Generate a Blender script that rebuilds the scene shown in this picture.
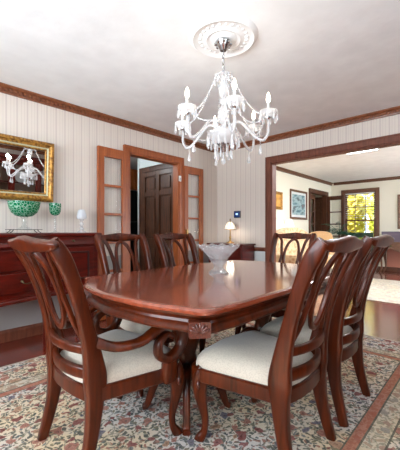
import bpy, bmesh, math, random
from mathutils import Vector, Matrix
random.seed(7)
PI = math.pi
scene = bpy.context.scene
C = scene.collection
for o in list(bpy.data.objects):
    bpy.data.objects.remove(o)

# ------------------------------------------------------------------ camera, world, lights, exposure
CAM_H = 1.045
cam = bpy.data.cameras.new('camera')
cam.sensor_fit = 'HORIZONTAL'
cam.sensor_width = 36.0
cam.lens = 313 / 400 * 36
cam.shift_y = 5.5 / 400
cam.clip_start = 0.02
co = bpy.data.objects.new('camera', cam)
C.objects.link(co)
co.location = (0, 0, CAM_H)
co.rotation_euler = (PI / 2, 0, -math.radians(47.2))
scene.camera = co

scene.view_settings.view_transform = 'Standard'
scene.view_settings.look = 'None'
scene.view_settings.gamma = 1
scene.view_settings.use_curve_mapping = False
scene.view_settings.exposure = 0.6
scene.cycles.use_denoising = True
scene.cycles.max_bounces = 10
scene.cycles.diffuse_bounces = 5
scene.cycles.glossy_bounces = 5
scene.cycles.transparent_max_bounces = 24
scene.cycles.caustics_reflective = False
scene.cycles.caustics_refractive = False
scene.cycles.sample_clamp_indirect = 6

w = bpy.data.worlds.new('sky')
scene.world = w
w.use_nodes = True
w.node_tree.nodes['Background'].inputs[0].default_value = (0.70, 0.85, 1.0, 1)
w.node_tree.nodes['Background'].inputs[1].default_value = 2.2


def light(name, kind, loc, energy, color=(1, 1, 1), rot=(0, 0, 0), size=1, size_y=None, radius=None, parent=None):
    l = bpy.data.lights.new(name, kind)
    l.energy = energy
    l.color = color
    if kind == 'AREA':
        l.size = size
        if size_y:
            l.shape = 'RECTANGLE'
            l.size_y = size_y
    if radius is not None:
        if kind == 'SUN':
            l.angle = radius
        else:
            l.shadow_soft_size = radius
    o = bpy.data.objects.new(name, l)
    C.objects.link(o)
    o.location = loc
    o.rotation_euler = rot
    if parent:
        o.parent = parent
    return o


DAY = (0.86, 0.93, 1.0)
# sun, then area lamps added outside unseen windows for daylight and fill
light('sun', 'SUN', (0, 0, 10), 16.0, (1, 0.93, 0.78), (math.radians(48), 0, math.radians(-130)), radius=0.02)
def aim(o, target):
    o.rotation_euler = (Vector(target) - o.location).to_track_quat('-Z', 'Y').to_euler()


aim(light('back_ceiling_uplight', 'AREA', (-16, 1.4, -4.0), 2400, DAY, size=9.0, size_y=5), (-1.3, 1.1, 1.4))  # added uplight far outside and below ground, brightens the ceiling
aim(light('front_ceiling_uplight', 'AREA', (1.5, -15.0, -4.0), 1500, DAY, size=9, size_y=5), (0.3, -1.1, 1.4))  # second added uplight from below ground, fills the ceiling from the front
aim(light('sky_back_window', 'AREA', (-2.2, 1.1, 1.6), 125, DAY, size=3.4, size_y=1.3), (4.0, 2.0, 1.5))
light('daylight_living_window', 'AREA', (6.6, -2.36, 1.45), 140, DAY, (PI / 2, 0, 0), 3.0, 1.6)
CHAND_W = 0.9
WARM = (1.0, 0.90, 0.78)


# ------------------------------------------------------------------ materials
def new_mat(name):
    m = bpy.data.materials.new(name)
    m.use_nodes = True
    nt = m.node_tree
    b = nt.nodes['Principled BSDF']
    return m, nt, b


def lin(c):
    return tuple(((x / 255) / 12.92 if x / 255 <= 0.04045 else ((x / 255 + 0.055) / 1.055) ** 2.4) for x in c)


def rgba(c):
    return (*lin(c), 1)


def N(nt, typ, **kw):
    n = nt.nodes.new(typ)
    for k, v in kw.items():
        setattr(n, k, v)
    return n


def math_n(nt, op, a, b=None, c=None):
    n = nt.nodes.new('ShaderNodeMath')
    n.operation = op
    for i, v in enumerate((a, b, c)):
        if v is None:
            continue
        if isinstance(v, (int, float)):
            n.inputs[i].default_value = v
        else:
            nt.links.new(v, n.inputs[i])
    return n.outputs[0]


def ramp(nt, fac, stops, interp='LINEAR'):
    r = nt.nodes.new('ShaderNodeValToRGB')
    r.color_ramp.interpolation = interp
    e = r.color_ramp.elements
    while len(e) < len(stops):
        e.new(0.5)
    for el, (p, c) in zip(e, stops):
        el.position = p
        el.color = c if len(c) == 4 else (*c, 1)
    nt.links.new(fac, r.inputs[0])
    return r.outputs[0]


def mixc(nt, fac, a, b, mode='MIX'):
    n = nt.nodes.new('ShaderNodeMix')
    n.data_type = 'RGBA'
    n.blend_type = mode
    for sock, v in ((n.inputs[0], fac), (n.inputs[6], a), (n.inputs[7], b)):
        if isinstance(v, (int, float)):
            sock.default_value = v
        elif isinstance(v, tuple):
            sock.default_value = v if len(v) == 4 else (*v, 1)
        else:
            nt.links.new(v, sock)
    return n.outputs[2]


def plain(name, c, rough=0.5, metal=0, coat=0, spec=0.5, emit=None, strength=0, trans=0):
    m, nt, b = new_mat(name)
    b.inputs['Base Color'].default_value = rgba(c)
    b.inputs['Roughness'].default_value = rough
    b.inputs['Metallic'].default_value = metal
    b.inputs['Coat Weight'].default_value = coat
    b.inputs['Coat Roughness'].default_value = 0.08
    b.inputs['Specular IOR Level'].default_value = spec
    b.inputs['Transmission Weight'].default_value = trans
    if emit:
        b.inputs['Emission Color'].default_value = rgba(emit)
        b.inputs['Emission Strength'].default_value = strength
    return m


def wood(name, c1, c2, rough=0.3, coat=0.5, scale=(9, 9, 1.2), detail=5, spec=0.5):
    m, nt, b = new_mat(name)
    tc = N(nt, 'ShaderNodeTexCoord')
    mp = N(nt, 'ShaderNodeMapping')
    mp.inputs['Scale'].default_value = scale
    nt.links.new(tc.outputs['Object'], mp.inputs[0])
    no = N(nt, 'ShaderNodeTexNoise')
    no.inputs['Scale'].default_value = 3.0
    no.inputs['Detail'].default_value = detail
    no.inputs['Distortion'].default_value = 0.8
    nt.links.new(mp.outputs[0], no.inputs['Vector'])
    col = ramp(nt, no.outputs[0], [(0.3, rgba(c1)), (0.7, rgba(c2))])
    nt.links.new(col, b.inputs['Base Color'])
    b.inputs['Roughness'].default_value = rough
    b.inputs['Coat Weight'].default_value = coat
    b.inputs['Coat Roughness'].default_value = 0.1
    b.inputs['Specular IOR Level'].default_value = spec
    return m


M = {}
M['cherry'] = wood('cherry_wood', (48, 14, 2), (90, 33, 7), 0.34, 0.28, spec=.25)
M['cherry_top'] = wood('cherry_table_top', (110, 46, 26), (150, 72, 46), 0.22, 1.0, (1.2, 9, 9))
M['cherry_carved'] = wood('cherry_carving', (44, 14, 6), (96, 36, 16), 0.4, 0.4, (60, 60, 60))
M['mahogany'] = wood('mahogany_wood', (62, 10, 4), (96, 20, 9), 0.32, 0.5, (1.2, 9, 9), spec=.3)
M['mahogany_dark'] = wood('dark_mahogany_moulding', (34, 10, 8), (52, 18, 12), 0.35, 0.4, (1.2, 9, 9))  # darker mahogany tone for the door panel mouldings
M['oak'] = wood('stained_door_oak', (138, 66, 25), (174, 90, 38), 0.42, 0.1, (12, 12, 1.2))
M['oak_x'] = wood('stained_trim_oak', (112, 62, 36), (150, 88, 54), 0.42, 0.25, (6, 6, 12))
M['casing'] = wood('walnut_casing', (98, 50, 32), (130, 70, 46), 0.55, 0.0, (12, 12, 1.5))
M['walnut'] = wood('dark_walnut', (58, 29, 12), (100, 54, 25), 0.5, 0.06, (12, 12, 1.2))
M['brown_trim'] = wood('brown_trim_wood', (88, 54, 36), (116, 76, 50), 0.42, 0.2, (6, 6, 12))
M['white_paint'] = plain('white_paint', (218, 222, 220), 0.5)
M['shade_grey'] = plain('shaded_wainscot_grey', (168, 164, 162), 0.55)  # same white wainscot with shade put into the colour; also the grey sensor strip
M['plaster'] = plain('white_plaster', (238, 238, 236), 0.7)
M['bulb'] = plain('glowing_bulb', (255, 250, 240), 0.3, emit=(255, 238, 208), strength=9)
M['candle'] = plain('white_candle_sleeve', (206, 204, 200), 0.4)
M['silver'] = plain('polished_silver', (190, 190, 190), 0.18, metal=1)
M['brass'] = plain('aged_brass', (176, 142, 92), 0.3, metal=1)
M['bronze'] = plain('antique_bronze', (96, 88, 66), 0.35, metal=1)
M['iron'] = plain('black_iron', (38, 32, 30), 0.5, metal=0.6)
M['black'] = plain('black_enamel', (16, 17, 18), 0.3)
M['screen'] = plain('thermostat_screen', (20, 40, 80), 0.15, emit=(50, 100, 190), strength=0.12)
M['digits'] = plain('thermostat_digits', (190, 215, 250), 0.3, emit=(170, 205, 255), strength=0.9)
M['plastic'] = plain('white_plastic', (235, 233, 225), 0.4)
M['china'] = plain('white_china', (240, 240, 240), 0.15, coat=0.5)
M['leather'] = plain('slate_purple_leather', (98, 84, 100), 0.5)
M['green_paint'] = plain('dark_green_paint', (34, 62, 44), 0.4)
M['terracotta'] = plain('salmon_wainscot_paint', (176, 112, 92), 0.5)
M['concrete'] = plain('garden_soil', (96, 104, 60), 0.9)
M['lampglow'] = plain('glowing_lamp_glass', (255, 246, 230), 0.4, emit=(255, 244, 228), strength=0.55)
M['shade'] = plain('white_lamp_shade', (250, 244, 232), 0.7, emit=(255, 240, 228), strength=0.3)
M['fixture'] = plain('lit_light_diffuser', (255, 255, 255), 0.5, emit=(240, 252, 255), strength=5)
M['cabinet_back'] = plain('cabinet_interior', (150, 128, 112), 0.6)

m, nt, b = new_mat('silver_mirror')
b.inputs['Base Color'].default_value = (0.9, 0.9, 0.9, 1)
b.inputs['Metallic'].default_value = 1
b.inputs['Roughness'].default_value = 0.01
M['mirror'] = m


def glassy(name, tint, gloss=0.7, body=0.18, bodycol=(1, 1, 1), rough=0.03, power=1.45, cut=0):
    m, nt, b = new_mat(name)
    nt.nodes.remove(b)
    out = nt.nodes['Material Output']
    tr = N(nt, 'ShaderNodeBsdfTransparent')
    tr.inputs[0].default_value = (*tint, 1)
    gl = N(nt, 'ShaderNodeBsdfGlossy')
    gl.inputs[0].default_value = (1, 1, 1, 1)
    gl.inputs['Roughness'].default_value = rough
    df = N(nt, 'ShaderNodeBsdfTranslucent')
    df.inputs[0].default_value = (*bodycol, 1)
    d2 = N(nt, 'ShaderNodeBsdfDiffuse')
    d2.inputs[0].default_value = (*bodycol, 1)
    lw = N(nt, 'ShaderNodeFresnel')
    lw.inputs[0].default_value = power
    if cut:
        tc = N(nt, 'ShaderNodeTexCoord')
        vo = N(nt, 'ShaderNodeTexVoronoi')
        vo.inputs['Scale'].default_value = cut
        nt.links.new(tc.outputs['Object'], vo.inputs['Vector'])
        bp = N(nt, 'ShaderNodeBump')
        bp.inputs['Strength'].default_value = 1.0
        bp.inputs['Distance'].default_value = 0.03
        nt.links.new(vo.outputs['Distance'], bp.inputs['Height'])
        for q in (gl, lw, d2):
            nt.links.new(bp.outputs[0], q.inputs['Normal'])
    geo = N(nt, 'ShaderNodeNewGeometry')
    fac = math_n(nt, 'MULTIPLY', math_n(nt, 'MULTIPLY', lw.outputs[0], gloss), math_n(nt, 'SUBTRACT', 1.0, geo.outputs['Backfacing']))
    md = N(nt, 'ShaderNodeMixShader')
    md.inputs[0].default_value = 0.5
    nt.links.new(df.outputs[0], md.inputs[1])
    nt.links.new(d2.outputs[0], md.inputs[2])
    mb = N(nt, 'ShaderNodeMixShader')
    mb.inputs[0].default_value = body
    nt.links.new(tr.outputs[0], mb.inputs[1])
    nt.links.new(md.outputs[0], mb.inputs[2])
    mx = N(nt, 'ShaderNodeMixShader')
    nt.links.new(fac, mx.inputs[0])
    nt.links.new(mb.outputs[0], mx.inputs[1])
    nt.links.new(gl.outputs[0], mx.inputs[2])
    nt.links.new(mx.outputs[0], out.inputs[0])
    return m


M['crystal'] = glassy('cut_crystal', (0.96, 0.97, 0.98), 0.9, 0.42, (1, 1, 1), 0.08, 1.7)
M['crystal_bowl'] = glassy('cut_crystal_bowl_glass', (0.98, 0.99, 1), 1.0, 0.26, (0.96, 0.98, 1), 0.04, 1.9, cut=70)
M['clear'] = glassy('clear_glass', (0.96, 0.97, 0.97), 0.9, 0.06, (1, 1, 1), 0.02, 1.5)
M['pane'] = glassy('window_pane_glass', (0.97, 0.98, 0.98), 0.15, 0.0, (1, 1, 1), 0.02, 1.4)


def cut_green():
    m = glassy('green_cut_glass', (0.3, 0.75, 0.5), 0.9, 0.75, (0.03, 0.35, 0.16), 0.05, 1.5)
    nt = m.node_tree
    tc = N(nt, 'ShaderNodeTexCoord')
    vo = N(nt, 'ShaderNodeTexVoronoi', feature='DISTANCE_TO_EDGE')
    vo.inputs['Scale'].default_value = 42
    nt.links.new(tc.outputs['Object'], vo.inputs['Vector'])
    c = ramp(nt, vo.outputs[0], [(0.0, (0.7, 0.92, 0.82)), (0.05, (0.5, 0.85, 0.68)), (0.10, (0.01, 0.30, 0.12)), (1, (0.01, 0.36, 0.16))])
    for n in nt.nodes:
        if n.type in ('BSDF_TRANSLUCENT', 'BSDF_DIFFUSE'):
            nt.links.new(c, n.inputs[0])
    return m


M['green_glass'] = cut_green()


def wallpaper(name, axis, warm=0.0):
    m, nt, b = new_mat(name)
    tc = N(nt, 'ShaderNodeTexCoord')
    sp = N(nt, 'ShaderNodeSeparateXYZ')
    nt.links.new(tc.outputs['Object'], sp.inputs[0])
    f = math_n(nt, 'FRACT', math_n(nt, 'DIVIDE', math_n(nt, 'ADD', sp.outputs[axis], 20), 0.093))
    A, Bc, D = rgba((226, 214, 202)), rgba((218, 205, 194)), rgba((210, 195, 186))
    col = ramp(nt, f, [(0.0, D), (0.07, D), (0.11, A), (0.36, A), (0.40, Bc), (0.46, Bc), (0.5, A), (0.66, A), (0.70, Bc), (0.76, Bc), (0.80, A), (0.92, A), (0.97, D)])
    no = N(nt, 'ShaderNodeTexNoise')
    no.inputs['Scale'].default_value = 40
    col = mixc(nt, 0.04, col, no.outputs[1], 'MULTIPLY')
    nt.links.new(col, b.inputs['Base Color'])
    b.inputs['Roughness'].default_value = 0.55
    return m


M['paper_u'] = wallpaper('striped_wallpaper', 0)
M['paper_v'] = wallpaper('striped_wallpaper_side', 1)
M['cream'] = plain('cream_wall_paint', (232, 226, 208), 0.6)

# textured ceiling
m, nt, b = new_mat('white_ceiling')
no = N(nt, 'ShaderNodeTexNoise')
no.inputs['Scale'].default_value = 5
no.inputs['Detail'].default_value = 8
tc = N(nt, 'ShaderNodeTexCoord')
nt.links.new(tc.outputs['Object'], no.inputs['Vector'])
nt.links.new(ramp(nt, no.outputs[0], [(0.3, rgba((238, 238, 236))), (0.7, rgba((247, 247, 245)))]), b.inputs['Base Color'])
bp = N(nt, 'ShaderNodeBump')
bp.inputs['Strength'].default_value = 0.25
bp.inputs['Distance'].default_value = 0.02
nt.links.new(no.outputs[0], bp.inputs['Height'])
nt.links.new(bp.outputs[0], b.inputs['Normal'])
b.inputs['Roughness'].default_value = 0.8
M['ceiling'] = m

# hardwood floor, planks running along world Y
m, nt, b = new_mat('red_hardwood_floor')
tc = N(nt, 'ShaderNodeTexCoord')
sp = N(nt, 'ShaderNodeSeparateXYZ')
nt.links.new(tc.outputs['Object'], sp.inputs[0])
px = math_n(nt, 'DIVIDE', math_n(nt, 'ADD', sp.outputs[0], 20), 0.085)
pid = math_n(nt, 'FLOOR', px)
wn = N(nt, 'ShaderNodeTexWhiteNoise', noise_dimensions='2D')
off = N(nt, 'ShaderNodeCombineXYZ')
nt.links.new(pid, off.inputs[0])
seg = math_n(nt, 'FLOOR', math_n(nt, 'ADD', math_n(nt, 'DIVIDE', sp.outputs[1], 1.1), math_n(nt, 'MULTIPLY', pid, 0.37)))
nt.links.new(seg, off.inputs[1])
nt.links.new(off.outputs[0], wn.inputs['Vector'])
mp = N(nt, 'ShaderNodeMapping')
mp.inputs['Scale'].default_value = (30, 2.5, 1)
nt.links.new(tc.outputs['Object'], mp.inputs[0])
no = N(nt, 'ShaderNodeTexNoise')
no.inputs['Scale'].default_value = 2
no.inputs['Detail'].default_value = 6
nt.links.new(mp.outputs[0], no.inputs['Vector'])
mixv = math_n(nt, 'ADD', math_n(nt, 'MULTIPLY', wn.outputs[0], 0.55), math_n(nt, 'MULTIPLY', no.outputs[0], 0.45))
col = ramp(nt, mixv, [(0.1, rgba((84, 22, 12))), (0.5, rgba((112, 34, 20))), (0.9, rgba((140, 52, 32)))])
gap = math_n(nt, 'LESS_THAN', math_n(nt, 'FRACT', px), 0.035)
col = mixc(nt, gap, col, rgba((46, 16, 10)))
nt.links.new(col, b.inputs['Base Color'])
b.inputs['Roughness'].default_value = 0.25
b.inputs['Coat Weight'].default_value = 1.0
b.inputs['Coat Roughness'].default_value = 0.14
M['floor'] = m


def rug_material(name, cx, cy, hx, hy, dist_band, scale=1.0, pale=False):
    """floral rug: cream ground, rose blossoms, slate and olive leaves, striped borders measured from the rug's edge"""
    m, nt, b = new_mat(name)
    tc = N(nt, 'ShaderNodeTexCoord')
    sp = N(nt, 'ShaderNodeSeparateXYZ')
    nt.links.new(tc.outputs['Object'], sp.inputs[0])
    dx = math_n(nt, 'SUBTRACT', hx, math_n(nt, 'ABSOLUTE', math_n(nt, 'SUBTRACT', sp.outputs[0], cx)))
    dy = math_n(nt, 'SUBTRACT', hy, math_n(nt, 'ABSOLUTE', math_n(nt, 'SUBTRACT', sp.outputs[1], cy)))
    d = math_n(nt, 'MINIMUM', dx, dy)
    # warp
    nz = N(nt, 'ShaderNodeTexNoise')
    nz.inputs['Scale'].default_value = 15 * scale
    nz.inputs['Detail'].default_value = 3
    nt.links.new(tc.outputs['Object'], nz.inputs['Vector'])
    sub = N(nt, 'ShaderNodeVectorMath', operation='SUBTRACT')
    nt.links.new(nz.outputs[1], sub.inputs[0])
    sub.inputs[1].default_value = (0.5, 0.5, 0.5)
    sc = N(nt, 'ShaderNodeVectorMath', operation='SCALE')
    sc.inputs['Scale'].default_value = 0.10 / scale
    nt.links.new(sub.outputs[0], sc.inputs[0])
    ad = N(nt, 'ShaderNodeVectorMath', operation='ADD')
    nt.links.new(tc.outputs['Object'], ad.inputs[0])
    nt.links.new(sc.outputs[0], ad.inputs[1])

    def vor(s, feature='F1', rnd=1.0, src=None):
        v = N(nt, 'ShaderNodeTexVoronoi', feature=feature, voronoi_dimensions='2D')
        v.inputs['Scale'].default_value = s * scale
        v.inputs['Randomness'].default_value = rnd
        nt.links.new((src or ad).outputs[0], v.inputs['Vector'])
        return v
    # cream ground drifting to a cooler grey in places
    big = N(nt, 'ShaderNodeTexNoise')
    big.inputs['Scale'].default_value = 2.2
    nt.links.new(tc.outputs['Object'], big.inputs['Vector'])
    col = ramp(nt, big.outputs[0], [(0.38, rgba((212, 204, 196))), (0.58, rgba((222, 200, 166)))])
    # small leaves: cells of dark slate / olive / dusty rose
    lv = vor(36)
    spc = N(nt, 'ShaderNodeSeparateColor')
    nt.links.new(lv.outputs['Color'], spc.inputs[0])
    lm = math_n(nt, 'LESS_THAN', lv.outputs['Distance'], math_n(nt, 'ADD', 0.26, math_n(nt, 'MULTIPLY', spc.outputs[2], 0.26)))
    leafcol = ramp(nt, spc.outputs[0], [(0.0, rgba((62, 66, 66))), (0.3, rgba((84, 88, 76))), (0.5, rgba((112, 104, 80))), (0.66, rgba((152, 98, 82))), (0.86, rgba((104, 110, 112)))], 'CONSTANT')
    keep = math_n(nt, 'GREATER_THAN', spc.outputs[1], 0.12)
    col = mixc(nt, math_n(nt, 'MULTIPLY', math_n(nt, 'MULTIPLY', lm, keep), 0.85), col, leafcol)
    # winding vines
    ve = vor(9, 'DISTANCE_TO_EDGE')
    col = mixc(nt, math_n(nt, 'MULTIPLY', math_n(nt, 'LESS_THAN', ve.outputs['Distance'], 0.045), 0.55), col, rgba((70, 76, 74)))
    # blossoms of uneven size
    fl = vor(8.0, 'F1', 0.9)
    sf = N(nt, 'ShaderNodeSeparateColor')
    nt.links.new(fl.outputs['Color'], sf.inputs[0])
    rose = ramp(nt, sf.outputs[0], [(0, rgba((134, 74, 70))), (0.3, rgba((166, 112, 98))), (0.55, rgba((146, 88, 84))), (0.72, rgba((176, 138, 112))), (0.86, rgba((110, 104, 116)))], 'CONSTANT')
    petal = ramp(nt, fl.outputs['Distance'], [(0.0, (0.5, 0.5, 0.5)), (0.06, (0.6, 0.55, 0.55)), (0.09, (1.15, 1.15, 1.15)), (0.16, (0.7, 0.66, 0.66)), (0.2, (1.2, 1.2, 1.2)), (0.34, (0.95, 0.95, 0.95))])
    rosec = mixc(nt, 1.0, rose, petal, 'MULTIPLY')
    lim = math_n(nt, 'ADD', 0.12, math_n(nt, 'MULTIPLY', sf.outputs[1], 0.2))
    col = mixc(nt, math_n(nt, 'MULTIPLY', math_n(nt, 'LESS_THAN', fl.outputs['Distance'], lim), 0.9), col, rosec)

    def band(lo, hi, c, fac=1.0):
        nonlocal col
        k = math_n(nt, 'MULTIPLY', math_n(nt, 'MULTIPLY', math_n(nt, 'GREATER_THAN', d, lo), math_n(nt, 'LESS_THAN', d, hi)), fac)
        col = mixc(nt, k, col, c)
    for lo, hi, c, fac in dist_band:
        band(lo, hi, rgba(c), fac)
    if pale:
        col = mixc(nt, 0.6, col, rgba((206, 200, 186)))
    # woven grain
    fine = N(nt, 'ShaderNodeTexNoise')
    fine.inputs['Scale'].default_value = 180
    nt.links.new(tc.outputs['Object'], fine.inputs['Vector'])
    g = ramp(nt, fine.outputs[0], [(0.3, (0.82, 0.82, 0.82)), (0.7, (1.08, 1.08, 1.08))])
    col = mixc(nt, 0.8, col, g, 'MULTIPLY')
    nt.links.new(col, b.inputs['Base Color'])
    b.inputs['Roughness'].default_value = 0.95
    b.inputs['Specular IOR Level'].default_value = 0.1
    return m


# cream damask upholstery
def fabric(name, c1, c2, scale=70, rough=0.8):
    m, nt, b = new_mat(name)
    tc = N(nt, 'ShaderNodeTexCoord')
    no = N(nt, 'ShaderNodeTexVoronoi')
    no.inputs['Scale'].default_value = scale
    nt.links.new(tc.outputs['Object'], no.inputs['Vector'])
    nt.links.new(ramp(nt, no.outputs[0], [(0.2, rgba(c1)), (0.6, rgba(c2))]), b.inputs['Base Color'])
    b.inputs['Roughness'].default_value = rough
    b.inputs['Sheen Weight'].default_value = 0.3
    return m


M['seat'] = fabric('cream_damask', (178, 167, 152), (194, 183, 167), 160)
M['floral'] = fabric('tan_floral_upholstery', (196, 142, 96), (222, 190, 150), 16)
M['tan'] = fabric('tan_upholstery', (206, 158, 108), (214, 172, 124), 60)

# gilt frame
m, nt, b = new_mat('antique_gilt')
tc = N(nt, 'ShaderNodeTexCoord')
no = N(nt, 'ShaderNodeTexNoise')
no.inputs['Scale'].default_value = 45
no.inputs['Detail'].default_value = 4
nt.links.new(tc.outputs['Object'], no.inputs['Vector'])
nt.links.new(ramp(nt, no.outputs[0], [(0.35, rgba((120, 78, 34))), (0.62, rgba((196, 144, 66)))]), b.inputs['Base Color'])
b.inputs['Metallic'].default_value = 0.55
b.inputs['Roughness'].default_value = 0.38
bp = N(nt, 'ShaderNodeBump')
bp.inputs['Strength'].default_value = 0.6
bp.inputs['Distance'].default_value = 0.01
nt.links.new(no.outputs[0], bp.inputs['Height'])
nt.links.new(bp.outputs[0], b.inputs['Normal'])
M['gilt'] = m
M['gilt_pale'] = plain('pale_gilt_liner', (198, 196, 160), 0.45, metal=0.2)


def painting(name, cols, scale=6, stretch=(1, 1, 1)):
    m, nt, b = new_mat(name)
    tc = N(nt, 'ShaderNodeTexCoord')
    mp = N(nt, 'ShaderNodeMapping')
    mp.inputs['Scale'].default_value = stretch
    nt.links.new(tc.outputs['Object'], mp.inputs[0])
    no = N(nt, 'ShaderNodeTexNoise')
    no.inputs['Scale'].default_value = scale
    no.inputs['Detail'].default_value = 6
    nt.links.new(mp.outputs[0], no.inputs['Vector'])
    n = len(cols)
    nt.links.new(ramp(nt, no.outputs[0], [(0.3 + 0.4 * i / (n - 1), rgba(c)) for i, c in enumerate(cols)]), b.inputs['Base Color'])
    b.inputs['Roughness'].default_value = 0.4
    return m


M['art_gold'] = painting('landscape_painting_ochre', [(150, 90, 40), (206, 150, 70), (228, 190, 110)], 7)
M['art_blue'] = painting('landscape_print_blue', [(40, 70, 76), (80, 120, 130), (160, 184, 186), (60, 90, 96), (150, 90, 74)], 3, (1, 1, 2.5))
M['art_brown'] = painting('portrait_painting_brown', [(120, 80, 46), (176, 128, 80), (206, 170, 120)], 5)


def leafmat(name, c1, c2, trans=0.4):
    m, nt, b = new_mat(name)
    oi = N(nt, 'ShaderNodeTexCoord')
    no = N(nt, 'ShaderNodeTexNoise')
    no.inputs['Scale'].default_value = 3
    nt.links.new(oi.outputs['Object'], no.inputs['Vector'])
    col = ramp(nt, no.outputs[0], [(0.35, rgba(c1)), (0.65, rgba(c2))])
    nt.links.new(col, b.inputs['Base Color'])
    b.inputs['Roughness'].default_value = 0.5
    if trans:
        tl = N(nt, 'ShaderNodeBsdfTranslucent')
        nt.links.new(col, tl.inputs[0])
        mx = N(nt, 'ShaderNodeMixShader')
        mx.inputs[0].default_value = trans
        nt.links.new(b.outputs[0], mx.inputs[1])
        nt.links.new(tl.outputs[0], mx.inputs[2])
        nt.links.new(mx.outputs[0], nt.nodes['Material Output'].inputs[0])
    return m


M['leaf_yellow'] = leafmat('sunlit_yellow_leaves', (196, 188, 58), (232, 216, 110))
M['leaf_green'] = leafmat('garden_green_leaves', (120, 138, 44), (186, 186, 70))
M['frond'] = leafmat('palm_frond_green', (30, 74, 56), (56, 110, 80), 0.15)


# ------------------------------------------------------------------ mesh helpers
def bx(bm, x0, x1, y0, y1, z0, z1, mat=None):
    vs = [bm.verts.new((x, y, z)) for x in (x0, x1) for y in (y0, y1) for z in (z0, z1)]
    for f in ((0, 1, 3, 2), (4, 6, 7, 5), (0, 4, 5, 1), (2, 3, 7, 6), (0, 2, 6, 4), (1, 5, 7, 3)):
        bm.faces.new([vs[i] for i in f])


def cr(pts, k=5):
    """Catmull-Rom through tuples of numbers (position and radii alike)"""
    P = [pts[0]] + list(pts) + [pts[-1]]
    out = []
    for i in range(1, len(P) - 2):
        a, b_, c, d = P[i - 1], P[i], P[i + 1], P[i + 2]
        for j in range(k):
            t = j / k
            out.append(tuple(0.5 * (2 * q + (r - p) * t + (2 * p - 5 * q + 4 * r - s) * t * t + (3 * q - p - 3 * r + s) * t ** 3)
                             for p, q, r, s in zip(a, b_, c, d)))
    out.append(tuple(pts[-1]))
    return out


def sweep(bm, pts, ref, n=12, power=4.0, closed=False):
    """pts: (x,y,z,half_a,half_b); half_a lies along ref, half_b across it"""
    P = [Vector(p[:3]) for p in pts]
    ref = Vector(ref).normalized()
    rings = []
    L = len(P)
    for i, p in enumerate(pts):
        if closed:
            t = P[(i + 1) % L] - P[i - 1]
        else:
            t = P[min(i + 1, L - 1)] - P[max(i - 1, 0)]
        t.normalize()
        s = ref - t * ref.dot(t)
        if s.length < 1e-4:
            s = t.orthogonal()
        s.normalize()
        q = t.cross(s)
        ring = []
        for j in range(n):
            a = 2 * PI * (j + 0.5) / n
            ca, sa = math.cos(a), math.sin(a)
            e = 2 / power
            u = math.copysign(abs(ca) ** e, ca) * p[3]
            v = math.copysign(abs(sa) ** e, sa) * p[4]
            ring.append(bm.verts.new(P[i] + s * u + q * v))
        rings.append(ring)
    m_ = L if closed else L - 1
    for i in range(m_):
        r0, r1 = rings[i], rings[(i + 1) % L]
        for j in range(n):
            bm.faces.new((r0[j], r0[(j + 1) % n], r1[(j + 1) % n], r1[j]))
    if not closed:
        bm.faces.new(rings[0][::-1])
        bm.faces.new(rings[-1])


def tube(bm, pts, r, n=8, closed=False):
    pp = [(*p[:3], r, r) if len(p) == 3 else (*p[:3], p[3], p[3]) for p in pts]
    sweep(bm, pp, (0.13, 0.07, 1), n, 2.0, closed)


def lathe(bm, prof, n=20, loc=(0, 0, 0), scallop=None, axis=None):
    """prof: (radius, z) list; scallop=(index_from, count, depth) waves the last rings"""
    rings = []
    for k, (r, z) in enumerate(prof):
        ring = []
        for j in range(n):
            a = 2 * PI * j / n
            zz, rr = z, r
            if scallop and k >= scallop[0]:
                wv = math.cos(a * scallop[1])
                zz += scallop[2] * wv
            ring.append(bm.verts.new((loc[0] + rr * math.cos(a), loc[1] + rr * math.sin(a), loc[2] + zz)))
        rings.append(ring)
    for i in range(len(rings) - 1):
        for j in range(n):
            bm.faces.new((rings[i][j], rings[i][(j + 1) % n], rings[i + 1][(j + 1) % n], rings[i + 1][j]))
    if prof[0][0] > 1e-5:
        bm.faces.new(rings[0][::-1])
    if prof[-1][0] > 1e-5 and not scallop:
        bm.faces.new(rings[-1])
    bmesh.ops.remove_doubles(bm, verts=[v for r in rings for v in r], dist=1e-6)


def prism(bm, outline, z0, z1):
    lo = [bm.verts.new((x, y, z0)) for x, y in outline]
    hi = [bm.verts.new((x, y, z1)) for x, y in outline]
    n = len(outline)
    bm.faces.new(lo[::-1])
    bm.faces.new(hi)
    for i in range(n):
        bm.faces.new((lo[i], lo[(i + 1) % n], hi[(i + 1) % n], hi[i]))


def stack(bm, rings):
    """rings: list of lists of 3D points with equal counts; caps both ends"""
    V = [[bm.verts.new(p) for p in r] for r in rings]
    n = len(V[0])
    for a, b_ in zip(V, V[1:]):
        for i in range(n):
            bm.faces.new((a[i], a[(i + 1) % n], b_[(i + 1) % n], b_[i]))
    bm.faces.new(V[0][::-1])
    bm.faces.new(V[-1])


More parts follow.
